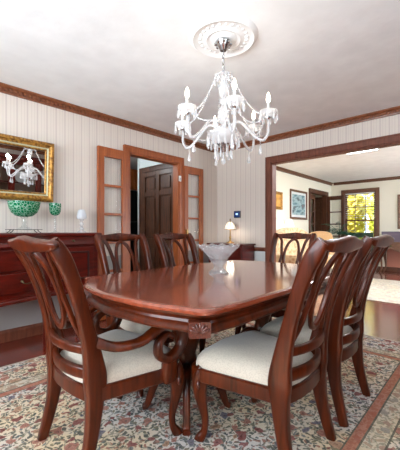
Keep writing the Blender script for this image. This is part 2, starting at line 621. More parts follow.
def obj(name, bm, mat, parent=None, smooth=None, bevel=0.0, sub=0, loc=None):
    if 'leg' in name or 'post' in name:
        for v in bm.verts:
            v.co.z = max(v.co.z, 0.0)
    bmesh.ops.recalc_face_normals(bm, faces=bm.faces[:])
    me = bpy.data.meshes.new(name)
    bm.to_mesh(me)
    bm.free()
    me.materials.append(M[mat] if isinstance(mat, str) else mat)
    o = bpy.data.objects.new(name, me)
    C.objects.link(o)
    if parent:
        o.parent = parent
    if loc:
        o.location = loc
    if smooth is not None:
        for p in me.polygons:
            p.use_smooth = True
        me.set_sharp_from_angle(angle=math.radians(smooth))
    if bevel:
        md = o.modifiers.new('bevel', 'BEVEL')
        md.width = bevel
        md.segments = 2
        md.limit_method = 'ANGLE'
        md.angle_limit = math.radians(40)
    if sub:
        md = o.modifiers.new('sub', 'SUBSURF')
        md.levels = md.render_levels = sub
    return o


def mk(fn, *a, **k):
    bm = bmesh.new()
    fn(bm, *a, **k)
    return bm


def boxes(*bs):
    bm = bmesh.new()
    for b_ in bs:
        bx(bm, *b_)
    return bm


def tag(o, label, cat, group=None, kind=None):
    o['label'] = label
    o['category'] = cat
    if group:
        o['group'] = group
    if kind:
        o['kind'] = kind
    return o


def thing(name, label, cat, loc=(0, 0, 0), rz=0, group=None, kind=None):
    o = bpy.data.objects.new(name, None)
    o.empty_display_size = 0.1
    C.objects.link(o)
    o.location = loc
    o.rotation_euler = (0, 0, rz)
    return tag(o, label, cat, group, kind)


def struct(name, bm, mat, label, cat, parent=None, **k):
    o = obj(name, bm, mat, parent, **k)
    if not parent:
        tag(o, label, cat, kind='structure')
    return o


def dup(root, loc, rz, label):
    r = root.copy()
    C.objects.link(r)
    r.location = loc
    r.rotation_euler = (0, 0, rz)
    r['label'] = label
    for ch in list(root.children):
        c = ch.copy()
        C.objects.link(c)
        c.parent = r
        for g in ch.children:
            d_ = g.copy()
            C.objects.link(d_)
            d_.parent = c
    return r


# ------------------------------------------------------------------ the setting
WV = 3.356     # long wall with the mirror and the doorway
WU = 4.05      # wall with the thermostat and the wide opening
CE = 2.41
BU = -1.3      # wall behind the camera
FV = -1.1      # wall with the china cabinet
LF = 9.2       # far wall of the living room
LV = -2.3
HV = 6.2
OV0, OV1, OH = 0.30, 2.33, 2.03       # wide opening
DU0, DU1, DH = 2.295, 3.155, 2.03       # doorway in the long wall

struct('floor', boxes((BU - .1, 10.0, LV - .2, HV + .2, -0.1, 0)), 'floor', 'glossy red-brown hardwood plank floor', 'floor')
struct('ceiling', boxes((BU - .1, LF + .1, LV - .1, HV + .1, CE, CE + .15)), 'ceiling', 'white lightly textured ceiling', 'ceiling')


def wall_with_holes(bm, axis, p0, p1, a0, a1, z0, z1, holes):
    """axis 0: wall spans x from a0 to a1 with thickness y p0..p1; holes (h0,h1,hz0,hz1)"""
    cuts = sorted({a0, a1, *[h[0] for h in holes], *[h[1] for h in holes]})
    for s0, s1 in zip(cuts, cuts[1:]):
        hs = [h for h in holes if h[0] <= s0 + 1e-6 and h[1] >= s1 - 1e-6]
        spans = [(z0, z1)] if not hs else [(z0, hs[0][2]), (hs[0][3], z1)]
        for q0, q1 in spans:
            if q1 - q0 < 1e-4:
                continue
            if axis == 0:
                bx(bm, s0, s1, p0, p1, q0, q1)
            else:
                bx(bm, p0, p1, s0, s1, q0, q1)


LD0, LD1 = 7.74, 8.8    # doorway in the living room's left wall
struct('wall_left', mk(wall_with_holes, 0, WV, WV + .1, BU - .1, WU + .05, 0, CE, [(DU0, DU1, 0, DH)]), 'paper_u',
       'cream striped wallpapered wall behind the sideboard and mirror', 'wall')
struct('wall_right', mk(wall_with_holes, 1, WU, WU + .1, FV - .1, WV, 0, CE, [(OV0, OV1, 0, OH)]), 'paper_v',
       'cream striped wallpapered wall with the wide opening', 'wall')
W1 = (-0.55, 2.75, 0.7, 2.12)
W2 = (-0.8, 1.35, 0.7, 2.12)
struct('wall_back', mk(wall_with_holes, 1, BU - .1, BU, FV - .1, WV, 0, CE, [(W1[0], W1[1], W1[2], W1[3])]), 'paper_v',
       'striped wallpapered wall behind the camera with a window', 'wall')
struct('wall_front', mk(wall_with_holes, 0, FV - .1, FV, BU - .1, WU + .1, 0, CE, [W2]), 'paper_u',
       'striped wallpapered wall behind the china cabinet', 'wall')
struct('wall_living_left', mk(wall_with_holes, 0, WV, WV + .1, WU + .05, LF + .1, 0, CE, [(LD0, LD1, 0, DH)]), 'cream',
       'cream living room wall hung with the framed pictures', 'wall')
FW = (2.20, 2.99, 0.55, 2.09)
struct('wall_living_far', mk(wall_with_holes, 1, LF, LF + .1, LV - .1, WV + 2.0, 0, CE, [FW]), 'cream',
       'cream far wall of the living room around the garden window', 'wall')
W4 = (5.1, 8.1, 0.6, 2.15)
struct('wall_living_front', mk(wall_with_holes, 0, LV - .1, LV, WU, LF + .1, 0, CE, [W4]), 'cream',
       'cream living room wall with a broad window, out of the picture', 'wall')
struct('wall_living_end', boxes((WU, WU + .1, LV - .1, FV - .1, 0, CE)), 'cream', 'short cream living room wall beside the opening', 'wall')
# hall behind the doorway
struct('wall_hall', boxes((3.30, 3.42, WV + .1, 4.50, 0, CE)), 'white_paint', 'white hallway wall holding the dark panelled doors', 'wall')
struct('wall_hall_left', boxes((1.7, 1.8, WV + .1, HV, 0, CE)), 'white_paint', 'white hallway wall left of the doorway', 'wall')
struct('wall_hall_far', boxes((1.7, LF + .1, HV, HV + .1, 0, CE)), 'white_paint', 'white wall at the far end of the hallway', 'wall')
struct('wall_hall_end', boxes((6.9, 7.0, WV + .1, HV, 0, CE)), 'white_paint', 'white wall closing the passage beyond the hallway', 'wall')

# chair rail and painted wainscot
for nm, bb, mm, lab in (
    ('wainscot_left', (BU, DU0 - .11, WV - .012, WV, 0, .74), 'shade_grey', 'white wainscot with shade in its grey colour below the sideboard wall'),
    ('wainscot_corner', (DU1 + .11, WU, WV - .012, WV, 0, .74), 'shade_grey', 'white wainscot with shade in its grey colour between the doorway and the corner'),
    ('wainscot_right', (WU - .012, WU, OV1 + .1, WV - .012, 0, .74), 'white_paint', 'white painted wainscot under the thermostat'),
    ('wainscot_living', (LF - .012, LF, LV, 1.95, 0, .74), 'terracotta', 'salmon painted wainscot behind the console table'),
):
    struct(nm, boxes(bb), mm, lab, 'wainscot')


def rail_profile(bm, axis, fixed, sgn, a0, a1, prof):
    """sweeps a (depth, z) profile along a wall; sgn points into the room"""
    rows = []
    for a in (a0, a1):
        rows.append([bm.verts.new((a, fixed + sgn * d_, z) if axis == 0 else (fixed + sgn * d_, a, z)) for d_, z in prof])
    n = len(prof)
    for i in range(n):
        bm.faces.new((rows[0][i], rows[0][(i + 1) % n], rows[1][(i + 1) % n], rows[1][i]))
    bm.faces.new(rows[0][::-1])
    bm.faces.new(rows[1])


CROWN = [(0, CE), (.052, CE), (.052, CE - .013), (.044, CE - .019), (.032, CE - .027), (.018, CE - .029), (.018, CE - .056), (.024, CE - .060), (.022, CE - .070), (.010, CE - .074), (0, CE - .074)]


def crown(bm, axis, fixed, sgn, a0, a1, beads=True):
    rail_profile(bm, axis, fixed, sgn, a0, a1, CROWN)
    if beads:
        n = int(abs(a1 - a0) / 0.042)
        for i in range(n):
            a = a0 + (a1 - a0) * (i + .5) / n
            d0, d1 = sorted((fixed + sgn * .014, fixed + sgn * .036))
            q = (a - .011, a + .011, d0, d1) if axis == 0 else (d0, d1, a - .011, a + .011)
            bx(bm, *q, CE - .056, CE - .030)


RAIL = [(0, .735), (.012, .735), (.02, .75), (.032, .765), (.032, .785), (.012, .795), (0, .795)]
BASE = [(0, 0), (.022, 0), (.022, .085), (.012, .105), (0, .11)]
struct('trim_1', mk(crown, 0, WV, -1, BU, WU), 'oak_x', 'brown wooden crown moulding with a beaded band above the mirror wall', 'moulding')
struct('trim_2', mk(crown, 1, WU, -1, FV, WV - .052), 'oak_x', 'brown wooden crown moulding with a beaded band above the wide opening', 'moulding')
struct('trim_3', mk(crown, 0, FV, 1, BU, WU, False), 'oak_x', 'brown crown moulding above the china cabinet wall', 'moulding')
struct('trim_4', mk(crown, 1, BU, 1, FV, WV, False), 'oak_x', 'brown crown moulding behind the camera', 'moulding')
struct('trim_5', mk(crown, 0, WV, -1, WU + .1, LF, False), 'brown_trim', 'brown crown moulding along the living room picture wall', 'moulding')
struct('trim_6', mk(crown, 1, LF, -1, LV, WV - .075, False), 'brown_trim', 'brown crown moulding over the living room garden window', 'moulding')
struct('trim_7', mk(rail_profile, 1, WU, -1, OV1 + .1, WV, RAIL), 'casing', 'brown chair rail under the thermostat beside the opening', 'moulding')
struct('trim_8', mk(rail_profile, 0, WV, -1, BU, 1.86, RAIL), 'casing', 'brown chair rail behind the sideboard', 'moulding')
struct('trim_9', mk(rail_profile, 1, LF, -1, LV, 2.09, RAIL), 'brown_trim', 'brown chair rail behind the console table', 'moulding')
struct('baseboard_left', mk(rail_profile, 0, WV - .012, -1, BU, DU0 - .09, BASE), 'casing', 'dark brown baseboard below the mirror wall', 'baseboard')
struct('baseboard_right', mk(rail_profile, 1, WU - .012, -1, OV1 + .1, WV - .034, BASE), 'casing', 'dark brown baseboard under the thermostat wall', 'baseboard')
struct('baseboard_far', mk(rail_profile, 1, LF - .012, -1, LV, WV, BASE), 'walnut', 'dark brown baseboard along the living room far wall', 'baseboard')


def casing(bm, axis, fixed, sgn, a0, a1, h, wd=.085, th=.028, depth=.1):
    """door casing around an opening a0..a1, with the jamb lining the wall"""
    def b3(p0, p1, d0, d1, z0, z1):
        e0, e1 = sorted((fixed + sgn * d0, fixed + sgn * d1))
        if axis == 0:
            bx(bm, p0, p1, e0, e1, z0, z1)
        else:
            bx(bm, e0, e1, p0, p1, z0, z1)
    for e, s in ((a0, -1), (a1, 1)):
        lo, hi = sorted((e, e + s * wd))
        b3(lo, hi, 0, th, 0, h + wd)
        lo, hi = sorted((e + s * wd * .75, e + s * wd))
        b3(lo, hi, th, th + .012, 0, h + wd)
        lo, hi = sorted((e, e - s * .018))
        b3(lo, hi, -depth, th * .5, 0, h)
    b3(a0, a1, 0, th, h, h + wd)
    b3(a0 - wd * .75, a1 + wd * .75, th, th + .012, h + wd * .75, h + wd)
    b3(a0, a1, -depth, th * .5, h - .018, h)


struct('trim_10', mk(casing, 0, WV, -1, DU0, DU1, DH), 'oak', 'orange-brown door casing around the hallway doorway', 'door casing', bevel=.004)
struct('trim_11', mk(casing, 1, WU, -1, OV0, OV1, OH), 'casing', 'brown casing around the wide living room opening', 'door casing', bevel=.004)
struct('trim_12', mk(casing, 0, WV, -1, LD0, LD1, DH), 'walnut', 'brown door casing in the living room picture wall', 'door casing', bevel=.004)


def french_leaf(name, label, wdt, h, mat, loc, rz, rows=5):
    """glazed door leaf, local x from 0 to wdt, thickness along y"""
    t = thing(name, label, 'door', loc, rz, kind='structure')
    st, top, bot, bar, th = .078, .11, .22, .030, .034
    bm = bmesh.new()
    bx(bm, 0, st, 0, th, 0, h)
    bx(bm, wdt - st, wdt, 0, th, 0, h)
    bx(bm, st, wdt - st, 0, th, h - top, h)
    bx(bm, st, wdt - st, 0, th, 0, bot)
    ph = (h - top - bot) / rows
    for i in range(1, rows):
        bx(bm, st, wdt - st, .004, th - .004, bot + ph * i - bar / 2, bot + ph * i + bar / 2)
    obj('door_frame', bm, mat, t, bevel=.003)
    obj('glass_pane', boxes((st - .005, wdt - st + .005, th / 2 - .003, th / 2 + .003, bot - .005, h - top + .005)), 'pane', t)
    return t


french_leaf('door_1', 'orange-brown glazed door leaf folded flat against the wall left of the doorway', .405, 2.01, 'oak', (1.835, WV - .075, .01), math.radians(1.5))
d2 = french_leaf('door_2', 'orange-brown glazed door leaf folded flat against the wall right of the doorway', .405, 1.995, 'oak', (3.235, WV - .052, .01), math.radians(-1))
obj('door_handle', boxes((.02, .05, -.03, 0, .93, 1.05)), 'brass', d2)


def panel_door(bm, a0, a1, z0, z1, face, th, axis, sgn):
    def b3(p0, p1, d0, d1, q0, q1):
        e0, e1 = sorted((face + sgn * d0, face + sgn * d1))
        if axis == 0:
            bx(bm, p0, p1, e0, e1, q0, q1)
        else:
            bx(bm, e0, e1, p0, p1, q0, q1)
    wd = a1 - a0
    st = .088
    b3(a0, a1, 0, th * .4, z0, z1)
    mid = (a0 + a1) / 2
    rails = [(z0, z0 + .2), (z0 + .78, z0 + .9), (z0 + 1.60, z0 + 1.68), (z1 - .08, z1)]
    for p, q in ((a0, a0 + st), (mid - st / 2, mid + st / 2), (a1 - st, a1)):
        b3(p, q, th * .4, th, z0, z1)
    for q0, q1 in rails:
        for p, q in ((a0 + st, mid - st / 2), (mid + st / 2, a1 - st)):
            b3(p, q, th * .4, th, q0, q1)
    for (_, q0), (q1, _) in zip(rails, rails[1:]):
        for p, q in ((a0 + st, mid - st / 2), (mid + st / 2, a1 - st)):
            b3(p + .035, q - .035, th * .4, th * .85, q0 + .035, q1 - .035)


d3 = thing('door_3', 'dark walnut six panel door in the hallway beyond the doorway', 'door', kind='structure')
obj('door_panel', mk(panel_door, 3.53, 4.37, 0.01, 2.02, 3.29, .04, 1, -1), 'walnut', d3, bevel=.004)
obj('door_knob', mk(lathe, [(0, -.03), (.02, -.02), (.028, 0), (.02, .02), (0, .03)], 14, (3.20, 3.66, .98)), 'brass', d3, smooth=40)
struct('trim_13', mk(casing, 1, 3.30, -1, 3.53, 4.37, 2.03, .085, .03, 0.0), 'walnut', 'dark casing around the hallway panel door', 'door casing', bevel=.004)
struct('trim_14', boxes((3.28, 3.43, 4.50, 4.525, 0, CE)), 'white_paint', 'white corner trim at the end of the hallway wall', 'moulding')


def window_unit(name, label, axis, face, a0, a1, z0, z1, mat, cols, rows, sgn, blind=False, wd=.085):
    """double hung window: casing, sashes, glass and sill; sgn points into the room"""
    t = thing(name, label, 'window', kind='structure')

    def b3(bm, p0, p1, d0, d1, q0, q1):
        e0, e1 = sorted((face + sgn * d0, face + sgn * d1))
        if axis == 0:
            bx(bm, p0, p1, e0, e1, q0, q1)
        else:
            bx(bm, e0, e1, p0, p1, q0, q1)
    bm = bmesh.new()
    for p, q in ((a0 - wd, a0), (a1, a1 + wd)):
        b3(bm, p, q, 0, .03, z0 - wd, z1 + wd)
    b3(bm, a0, a1, 0, .03, z1, z1 + wd)
    b3(bm, a0, a1, 0, .03, z0 - wd, z0)
    for p, q in ((a0, a0 + .02), (a1 - .02, a1)):
        b3(bm, p, q, -.1, .01, z0, z1)
    b3(bm, a0, a1, -.1, .01, z1 - .02, z1)
    b3(bm, a0, a1, -.1, .01, z0, z0 + .02)
    obj('window_frame', bm, mat, t, bevel=.004)
    bm = bmesh.new()
    zm = (z0 + z1) / 2
    for (q0, q1, d_) in ((zm - .02, z1 - .02, -.07), (z0 + .02, zm + .02, -.045)):
        s = .04
        b3(bm, a0 + .02, a0 + .02 + s, d_, d_ + .025, q0, q1)
        b3(bm, a1 - .02 - s, a1 - .02, d_, d_ + .025, q0, q1)
        b3(bm, a0 + .02, a1 - .02, d_, d_ + .025, q1 - s, q1)
        b3(bm, a0 + .02, a1 - .02, d_, d_ + .025, q0, q0 + s)
        for i in range(1, cols):
            p = a0 + (a1 - a0) * i / cols
            b3(bm, p - .009, p + .009, d_ + .004, d_ + .021, q0, q1)
        for i in range(1, rows):
            q = q0 + (q1 - q0) * i / rows
            b3(bm, a0 + .02, a1 - .02, d_ + .004, d_ + .021, q - .009, q + .009)
    obj('sash', bm, mat, t)
    bm = bmesh.new()
    b3(bm, a0 + .03, a1 - .03, -.060, -.056, zm, z1 - .03)
    b3(bm, a0 + .03, a1 - .03, -.035, -.031, z0 + .03, zm)
    obj('glass_pane', bm, 'pane', t)
    if blind:
        bm = bmesh.new()
        n = 12
        for i in range(n):
            q = z1 - .03 - i * .060
            b3(bm, a0 + .025, a1 - .025, -.028, -.004, q - .009, q)
        b3(bm, a0 + .025, a1 - .025, -.03, 0, z1 - .05, z1 - .02)
        obj('venetian_blind', bm, 'white_paint', t)
    return t


window_unit('window_1', 'broad white framed dining room window behind the camera', 1, BU, W1[0], W1[1], W1[2], W1[3], 'white_paint', 4, 1, 1)
window_unit('window_2', 'white framed dining room window beside the china cabinet', 0, FV, W2[0], W2[1], W2[2], W2[3], 'white_paint', 3, 1, 1)
window_unit('window_3', 'brown framed double hung window onto yellow green garden', 1, LF, FW[0], FW[1], FW[2], FW[3], 'brown_trim', 3, 2, -1, blind=True)
window_unit('window_4', 'broad white framed window in the living room side wall', 0, LV, W4[0], W4[1], W4[2], W4[3], 'white_paint', 4, 2, 1)

french_leaf('door_4', 'brown glazed door leaf standing open beside the garden window', .46, 1.98, 'walnut', (8.80, WV - .03, .01), -PI / 2 - .05)
french_leaf('door_5', 'brown glazed door leaf shut in the living room picture wall doorway', .46, 1.98, 'walnut', (7.76, WV + .04, .01), 0.05)
struct('ground', boxes((LF + .8, 24, -10, 16, -.15, -.05)), 'concrete', 'green garden ground beyond the living room window', 'ground')
# dark closet behind the living room doorway
struct('wall_closet', boxes((7.0, LF, WV + 1.2, WV + 1.3, 0, CE)), 'cream', 'cream wall seen through the living room doorway', 'wall')
bm = boxes((8.93, 9.19, 3.47, 3.80, 0, 1.95))
bx(bm, 8.91, 9.19, 3.46, 3.82, 1.95, 2.0)
cab = thing('wardrobe', 'dark brown panelled wardrobe in the passage behind the living room doorway', 'wardrobe')
obj('case', bm, 'walnut', cab)
obj('panelled_front', mk(panel_door, 3.49, 3.78, .05, 1.93, 8.93, .03, 1, -1), 'brown_trim', cab)

# ------------------------------------------------------------------ rugs
RX0, RX1, RY0, RY1 = -0.27, 3.39, 0.02, 2.715
bands = [(0.0, .014, (206, 196, 178), 1), (.014, .022, (110, 84, 76), .8), (.10, .125, (170, 116, 104), .6),
         (.335, .345, (96, 92, 80), .9), (.345, .435, (190, 176, 150), .45), (.435, .445, (96, 92, 80), .9), (.445, .492, (172, 106, 84), .85), (.492, .50, (96, 92, 80), .9)]
M['rug'] = rug_material('floral_dining_rug', (RX0 + RX1) / 2, (RY0 + RY1) / 2, (RX1 - RX0) / 2, (RY1 - RY0) / 2, bands, 1.35)
tag(obj('area_rug', boxes((RX0, RX1, RY0, RY1, 0.0005, .012)), 'rug', bevel=.003), 'large cream floral rug with rose blossoms under the dining table', 'rug')
M['rug_pale'] = rug_material('pale_living_rug', 6.4, 0.9, 1.0, 1.5, [(0, .12, (190, 170, 140), .8), (.12, .16, (150, 120, 100), .8)], 0.8, True)
tag(obj('area_rug', boxes((5.15, 7.5, -0.7, 2.2, 0.0005, .012)), 'rug_pale', bevel=.003), 'pale cream and grey rug on the living room floor', 'rug')

# ------------------------------------------------------------------ dining table
TU0, TU1, TV = 0.74, 2.55, 1.285
TC = ((TU0 + TU1) / 2, TV)
HW = .555


def table_outline(inset=0.0):
    HL = (TU1 - TU0) / 2 - inset
    hw = HW - inset
    half = []
    # end profile from the +v corner to the -v corner of the +u end, serpentine with a soft canted corner
    ctrl = [(.70 * HL, hw + .012), (HL - .20, hw + .004), (HL - .13, hw - .004), (HL - .085, hw - .03), (HL - .075, hw - .07), (HL - .06, hw - .13), (HL - .022, hw - .27), (HL, 0)]
    pts = cr(ctrl, 5)
    ctrl2 = [(.70 * HL, hw + .012), (HL - .24, hw + .006), (HL - .20, hw - .002), (HL - .185, hw - .022), (HL - .17, hw - .07), (HL - .12, hw - .15), (HL - .045, hw - .30), (HL, 0)]
    pts2 = cr(ctrl2, 5)
    end = pts + [(x, -y) for x, y in reversed(pts2[:-1])]
    return end + [(-x, -y) for x, y in end]


table = thing('dining_table', 'long reddish cherry pedestal dining table with serpentine ends', 'table', (TC[0], TC[1], .012))
bm = bmesh.new()
rings = []
for ins, z in ((.012, .722), (.0, .727), (.0, .738), (.004, .744), (.012, .747), (.02, .748), (.026, .748), (.06, .748)):
    rings.append([(x, y, z) for x, y in table_outline(ins)])
stack(bm, rings)
obj('tabletop', bm, 'cherry_top', table, smooth=35)
bm = bmesh.new()
rings = []
for ins, z in ((.060, .645), (.026, .646), (.016, .652), (.012, .662), (.018, .674), (.030, .684), (.032, .694), (.024, .706), (.010, .716), (.008, .7225)):
    rings.append([(x, y, z) for x, y in table_outline(ins)])
stack(bm, rings)
obj('apron', bm, 'cherry', table, smooth=35)
HLt = (TU1 - TU0) / 2
for sx in (1, -1):
    for sy in (1, -1):
        bm = bmesh.new()
        cx, cy = sx * (HLt - (.095 if sx * sy > 0 else .185)), sy * (HW - .045)
        a = math.atan2(sy * 1.1, sx * 1.0)
        dv = Vector((math.cos(a), math.sin(a), 0))
        sv = Vector((-dv.y, dv.x, 0))
        rr = []
        for hh, z in ((.034, .644), (.040, .648), (.040, .698), (.034, .702)):
            rr.append([tuple(Vector((cx, cy, z)) + dv * (p * .026 - .012) + sv * q * hh) for p, q in ((-1, -1), (1, -1), (1, 1), (-1, 1))])
        stack(bm, rr)
        # carved shell of raised lobes
        for k in range(7):
            g = (k - 3) * .38
            c = Vector((cx, cy, .660)) + dv * .014 + sv * math.sin(g) * .022 + Vector((0, 0, math.cos(g) * .022))
            mt = Matrix.Translation(c) @ Matrix(((dv.x, sv.x, 0, 0), (dv.y, sv.y, 0, 0), (0, 0, 1, 0), (0, 0, 0, 1))) @ Matrix.Rotation(-g, 4, 'X') @ Matrix.Diagonal((.7, .55, 1.7, 1))
            bmesh.ops.create_icosphere(bm, subdivisions=2, radius=.012, matrix=mt)
        obj('corner_carving', bm, 'cherry_carved', table, smooth=50)
for s in (-1, 1):
    px = -.37 if s < 0 else .44
    bm = bmesh.new()
    lathe(bm, [(.0, .19), (.07, .2), (.085, .24), (.06, .29), (.05, .33), (.075, .40), (.088, .46), (.07, .53), (.05, .56), (.09, .60), (.12, .655)], 24, (px, 0, 0))
    bx(bm, px - .2, px + .2, -.24, .24, .635, .656)
    obj('pedestal_column', bm, 'cherry', table, smooth=40)
    for k in range(4):
        a = PI / 4 + k * PI / 2
        dv = (math.cos(a), math.sin(a))
        pr = [(.04, .25, .028, .04), (.11, .258, .026, .034), (.165, .20, .022, .028), (.205, .10, .019, .022), (.228, .035, .019, .018), (.25, .022, .021, .016)]
        bm = bmesh.new()
        sweep(bm, [(px + dv[0] * r, dv[1] * r, z, ha, hb) for r, z, ha, hb in cr(pr, 5)], (-dv[1], dv[0], 0), 12, 3.5)
        obj('leg', bm, 'cherry', table, smooth=50)

# ------------------------------------------------------------------ dining chairs


def back_y(z):
    """depth of the chair back at height z (front is +y)"""
    k = [(.0, -.255), (.1, -.228), (.2, -.207), (.30, -.194), (.40, -.190), (.50, -.202), (.60, -.223), (.70, -.249), (.80, -.280), (.88, -.311), (.95, -.348), (1.03, -.402)]
    for (a, p), (b_, q) in zip(k, k[1:]):
        if z <= b_:
            t = (z - a) / (b_ - a)
            return p + (q - p) * t
    return k[-1][1]


def seat_outline(wf, wr, yf, yr, inset=0.0):
    wf, wr, yf, yr = wf - inset, wr - inset, yf - inset, yr + inset
    ctrl = [(wr, yr + .01), (wr + (wf - wr) * .5, 0), (wf, yf - .07), (wf - .02, yf - .015), (wf - .09, yf + .008), (0, yf + .03)]
    r = cr(ctrl, 4)
    left = [(-x, y) for x, y in reversed(r[:-1])]
    rear = [(wr * math.cos(a), yr - .055 * math.sin(a)) for a in [PI * (1 - k / 8) for k in range(1, 8)]]
    return r + left + rear


def make_chair(name, label, armed, mat='cherry'):
    t = thing(name, label, 'chair', group='cherry dining chairs around the table')
    WF = .290 if armed else .272
    WR, YF, YR = (.215 if armed else .20), (.25 if armed else .275), -.185
    WS = .88
    XE = .256 if armed else .220
    # seat rail
    bm = bmesh.new()
    stack(bm, [[(x, y, z) for x, y in seat_outline(WF, WR, YF, YR, i)] for i, z in ((.008, .302), (.0, .31), (0, .364), (.006, .370))])
    obj('seat_rail', bm, mat, t, smooth=40)
    bm = bmesh.new()
    base = seat_outline(WF, WR, YF, YR, .012)
    rings = []
    for f, z in ((.99, .366), (.99, .380), (.97, .402), (.91, .424), (.78, .444), (.55, .457), (.25, .464), (.04, .465)):
        rings.append([(x * f, .01 + (y - .01) * f, z) for x, y in base])
    stack(bm, rings)
    obj('seat_cushion', bm, 'seat', t, smooth=60)
    # back posts continue down as rear legs
    for s in (-1, 1):
        zs = [0, .10, .20, .32, .40, .50, .62, .75, .86, .94, .994]
        xs = [q * WS for q in (.238, .230, .224, .220, .218, .218, .220, .225, .231, .234, .234)]
        ha = [.017, .019, .021, .023, .024, .022, .020, .019, .020, .022, .020]
        hb = [.022, .026, .030, .040, .050, .040, .031, .029, .030, .033, .024]
        pts = [(s * x, back_y(z), z, a, b_) for x, z, a, b_ in zip(xs, zs, ha, hb)]
        bm = bmesh.new()
        sweep(bm, cr(pts, 5), (1, 0, 0), 16, 4.5)
        obj('back_post', bm, mat, t, smooth=45)
    # crest rail: rolled ears, dipping shoulders, raised carved centre
    bm = bmesh.new()
    pts = []
    for x, z, hh, th in ((-XE, .978, .006, .008), (-XE + .010, .978, .013, .015), (-XE + .035, .976, .019, .020), (-.17, .974, .022, .020), (-.13, .974, .024, .019), (-.065, .975, .030, .018), (0, .976, .036, .018)):
        bow = -.035 * (1 - (x / .29) ** 2)
        pts.append((x, back_y(z) + bow, z, hh, th))
    pts = pts + [(-p[0], *p[1:]) for p in reversed(pts[:-1])]
    sweep(bm, cr(pts, 4), (0, -.35, 1), 20, 4.2)
    crest = obj('crest_rail', bm, mat, t, smooth=60)
    bm = bmesh.new()
    for k in range(7):
        x = (k - 3) * .027
        for sgn in (1,):
            yy = back_y(.985) - .035 * (1 - (x / .29) ** 2) + sgn * .0165
            zz = .978 + .006 * math.cos(k * 1.9)
            bmesh.ops.create_icosphere(bm, subdivisions=2, radius=.014, matrix=Matrix.Translation((x, yy, zz)) @ Matrix.Diagonal((1.2, .45, 1.1 + .5 * (k == 3), 1)))
    obj('carved_motif', bm, 'cherry_carved', crest, smooth=60)
    # two bowed cross rails below the pierced splat
    for zr, hz in ((.425, .026), (.530, .020)):
        bm = bmesh.new()
        pts = []
        for k in range(9):
            x = (-.222 + .0555 * k) * WS
            pts.append((x, back_y(zr) - .05 * (1 - (x / (.222 * WS)) ** 2), zr, hz, .014))
        sweep(bm, pts, (0, 0, 1), 12, 4)
        obj('cross_rail', bm, mat, t, smooth=45)

    def bp_(x, z):
        hwz = (.215 + (z - .5) * .1) * WS
        return (x, back_y(z) - .028 * (1 - min(1, (x / hwz) ** 2)), z)
    bm = bmesh.new()
    L = 30
    pts = []
    for k in range(L):
        a = 2 * PI * k / L
        z = .772 + .170 * math.sin(a)
        pts.append((*bp_(.078 * math.cos(a), z), .010, .0135))
    # orient the strip to the ring: half_a along depth
    sweep(bm, pts, (0, 1, 0), 10, 3.5, closed=True)
    obj('oval_splat', bm, mat, t, smooth=50)
    for s in (-1, 1):
        ctrl = [(s * .178 * WS, .960), (s * .150 * WS, .925), (s * .116, .85), (s * .104, .775), (s * .113, .705), (s * .142 * WS, .64), (s * .175 * WS, .58), (s * .195 * WS, .545)]
        pts = [(*bp_(x, z), .010, .014) for x, z in cr(ctrl, 4)]
        bm = bmesh.new()
        sweep(bm, pts, (0, 1, 0), 10, 3.5)
        obj('crescent_splat', bm, mat, t, smooth=50)
    # cabriole front legs
    for s in (-1, 1):
        dv = Vector((s * .62, .78, 0)).normalized()
        ox, oy = s * (WF - .045), (.205 if armed else .20)
        pr = [(-.005, .365, .038, .038), (.012, .325, .042, .042), (.022, .275, .037, .037), (.012, .19, .026, .026), (-.004, .11, .018, .018), (.0, .05, .017, .017), (.018, .018, .023, .02), (.028, .0, .024, .014)]
        bm = bmesh.new()
        sweep(bm, [(ox + dv.x * o_, oy + dv.y * o_, z, a, b_) for o_, z, a, b_ in cr(pr, 5)], (dv.x, dv.y, 0), 14, 3.0)
        lg = obj('front_leg', bm, mat, t, smooth=55)
        bm = bmesh.new()
        for k in range(5):
            a = (k - 2) * .5
            d2_ = Vector((dv.x * math.cos(a) - dv.y * math.sin(a), dv.x * math.sin(a) + dv.y * math.cos(a), 0))
            c = Vector((ox, oy, 0)) + d2_ * .050 + Vector((0, 0, .315 - .012 * abs(k - 2)))
            bmesh.ops.create_icosphere(bm, subdivisions=1, radius=.010, matrix=Matrix.Translation(c) @ Matrix.Diagonal((1, 1, 2.2, 1)))
        obj('knee_carving', bm, 'cherry_carved', lg, smooth=60)
    if armed:
        for s in (-1, 1):
            ctrl = [(s * .186, back_y(.56) + .012, .565, .013, .024), (s * .240, -.12, .532, .026, .020), (s * .280, -.02, .538, .029, .017), (s * .294, .06, .576, .028, .017), (s * .292, .13, .588, .027, .018),
                    (s * .290, .195, .572, .026, .021), (s * .288, .230, .515, .025, .024), (s * .287, .210, .450, .024, .024), (s * .286, .145, .418, .024, .022), (s * .286, .082, .448, .023, .020), (s * .286, .080, .508, .022, .018), (s * .286, .128, .538, .02, .015), (s * .286, .165, .516, .018, .012)]
            bm = bmesh.new()
            sweep(bm, cr(ctrl, 5), (1, 0, 0), 14, 3.2)
            obj('armrest', bm, mat, t, smooth=50)
            bm = bmesh.new()
            sweep(bm, cr([(s * .284, .150, .43, .022, .03), (s * .280, .150, .39, .025, .038), (s * .278, .150, .34, .026, .040), (s * .277, .150, .300, .02, .03)], 4), (1, 0, 0), 14, 4)
            obj('arm_support', bm, mat, t, smooth=50)
    return t


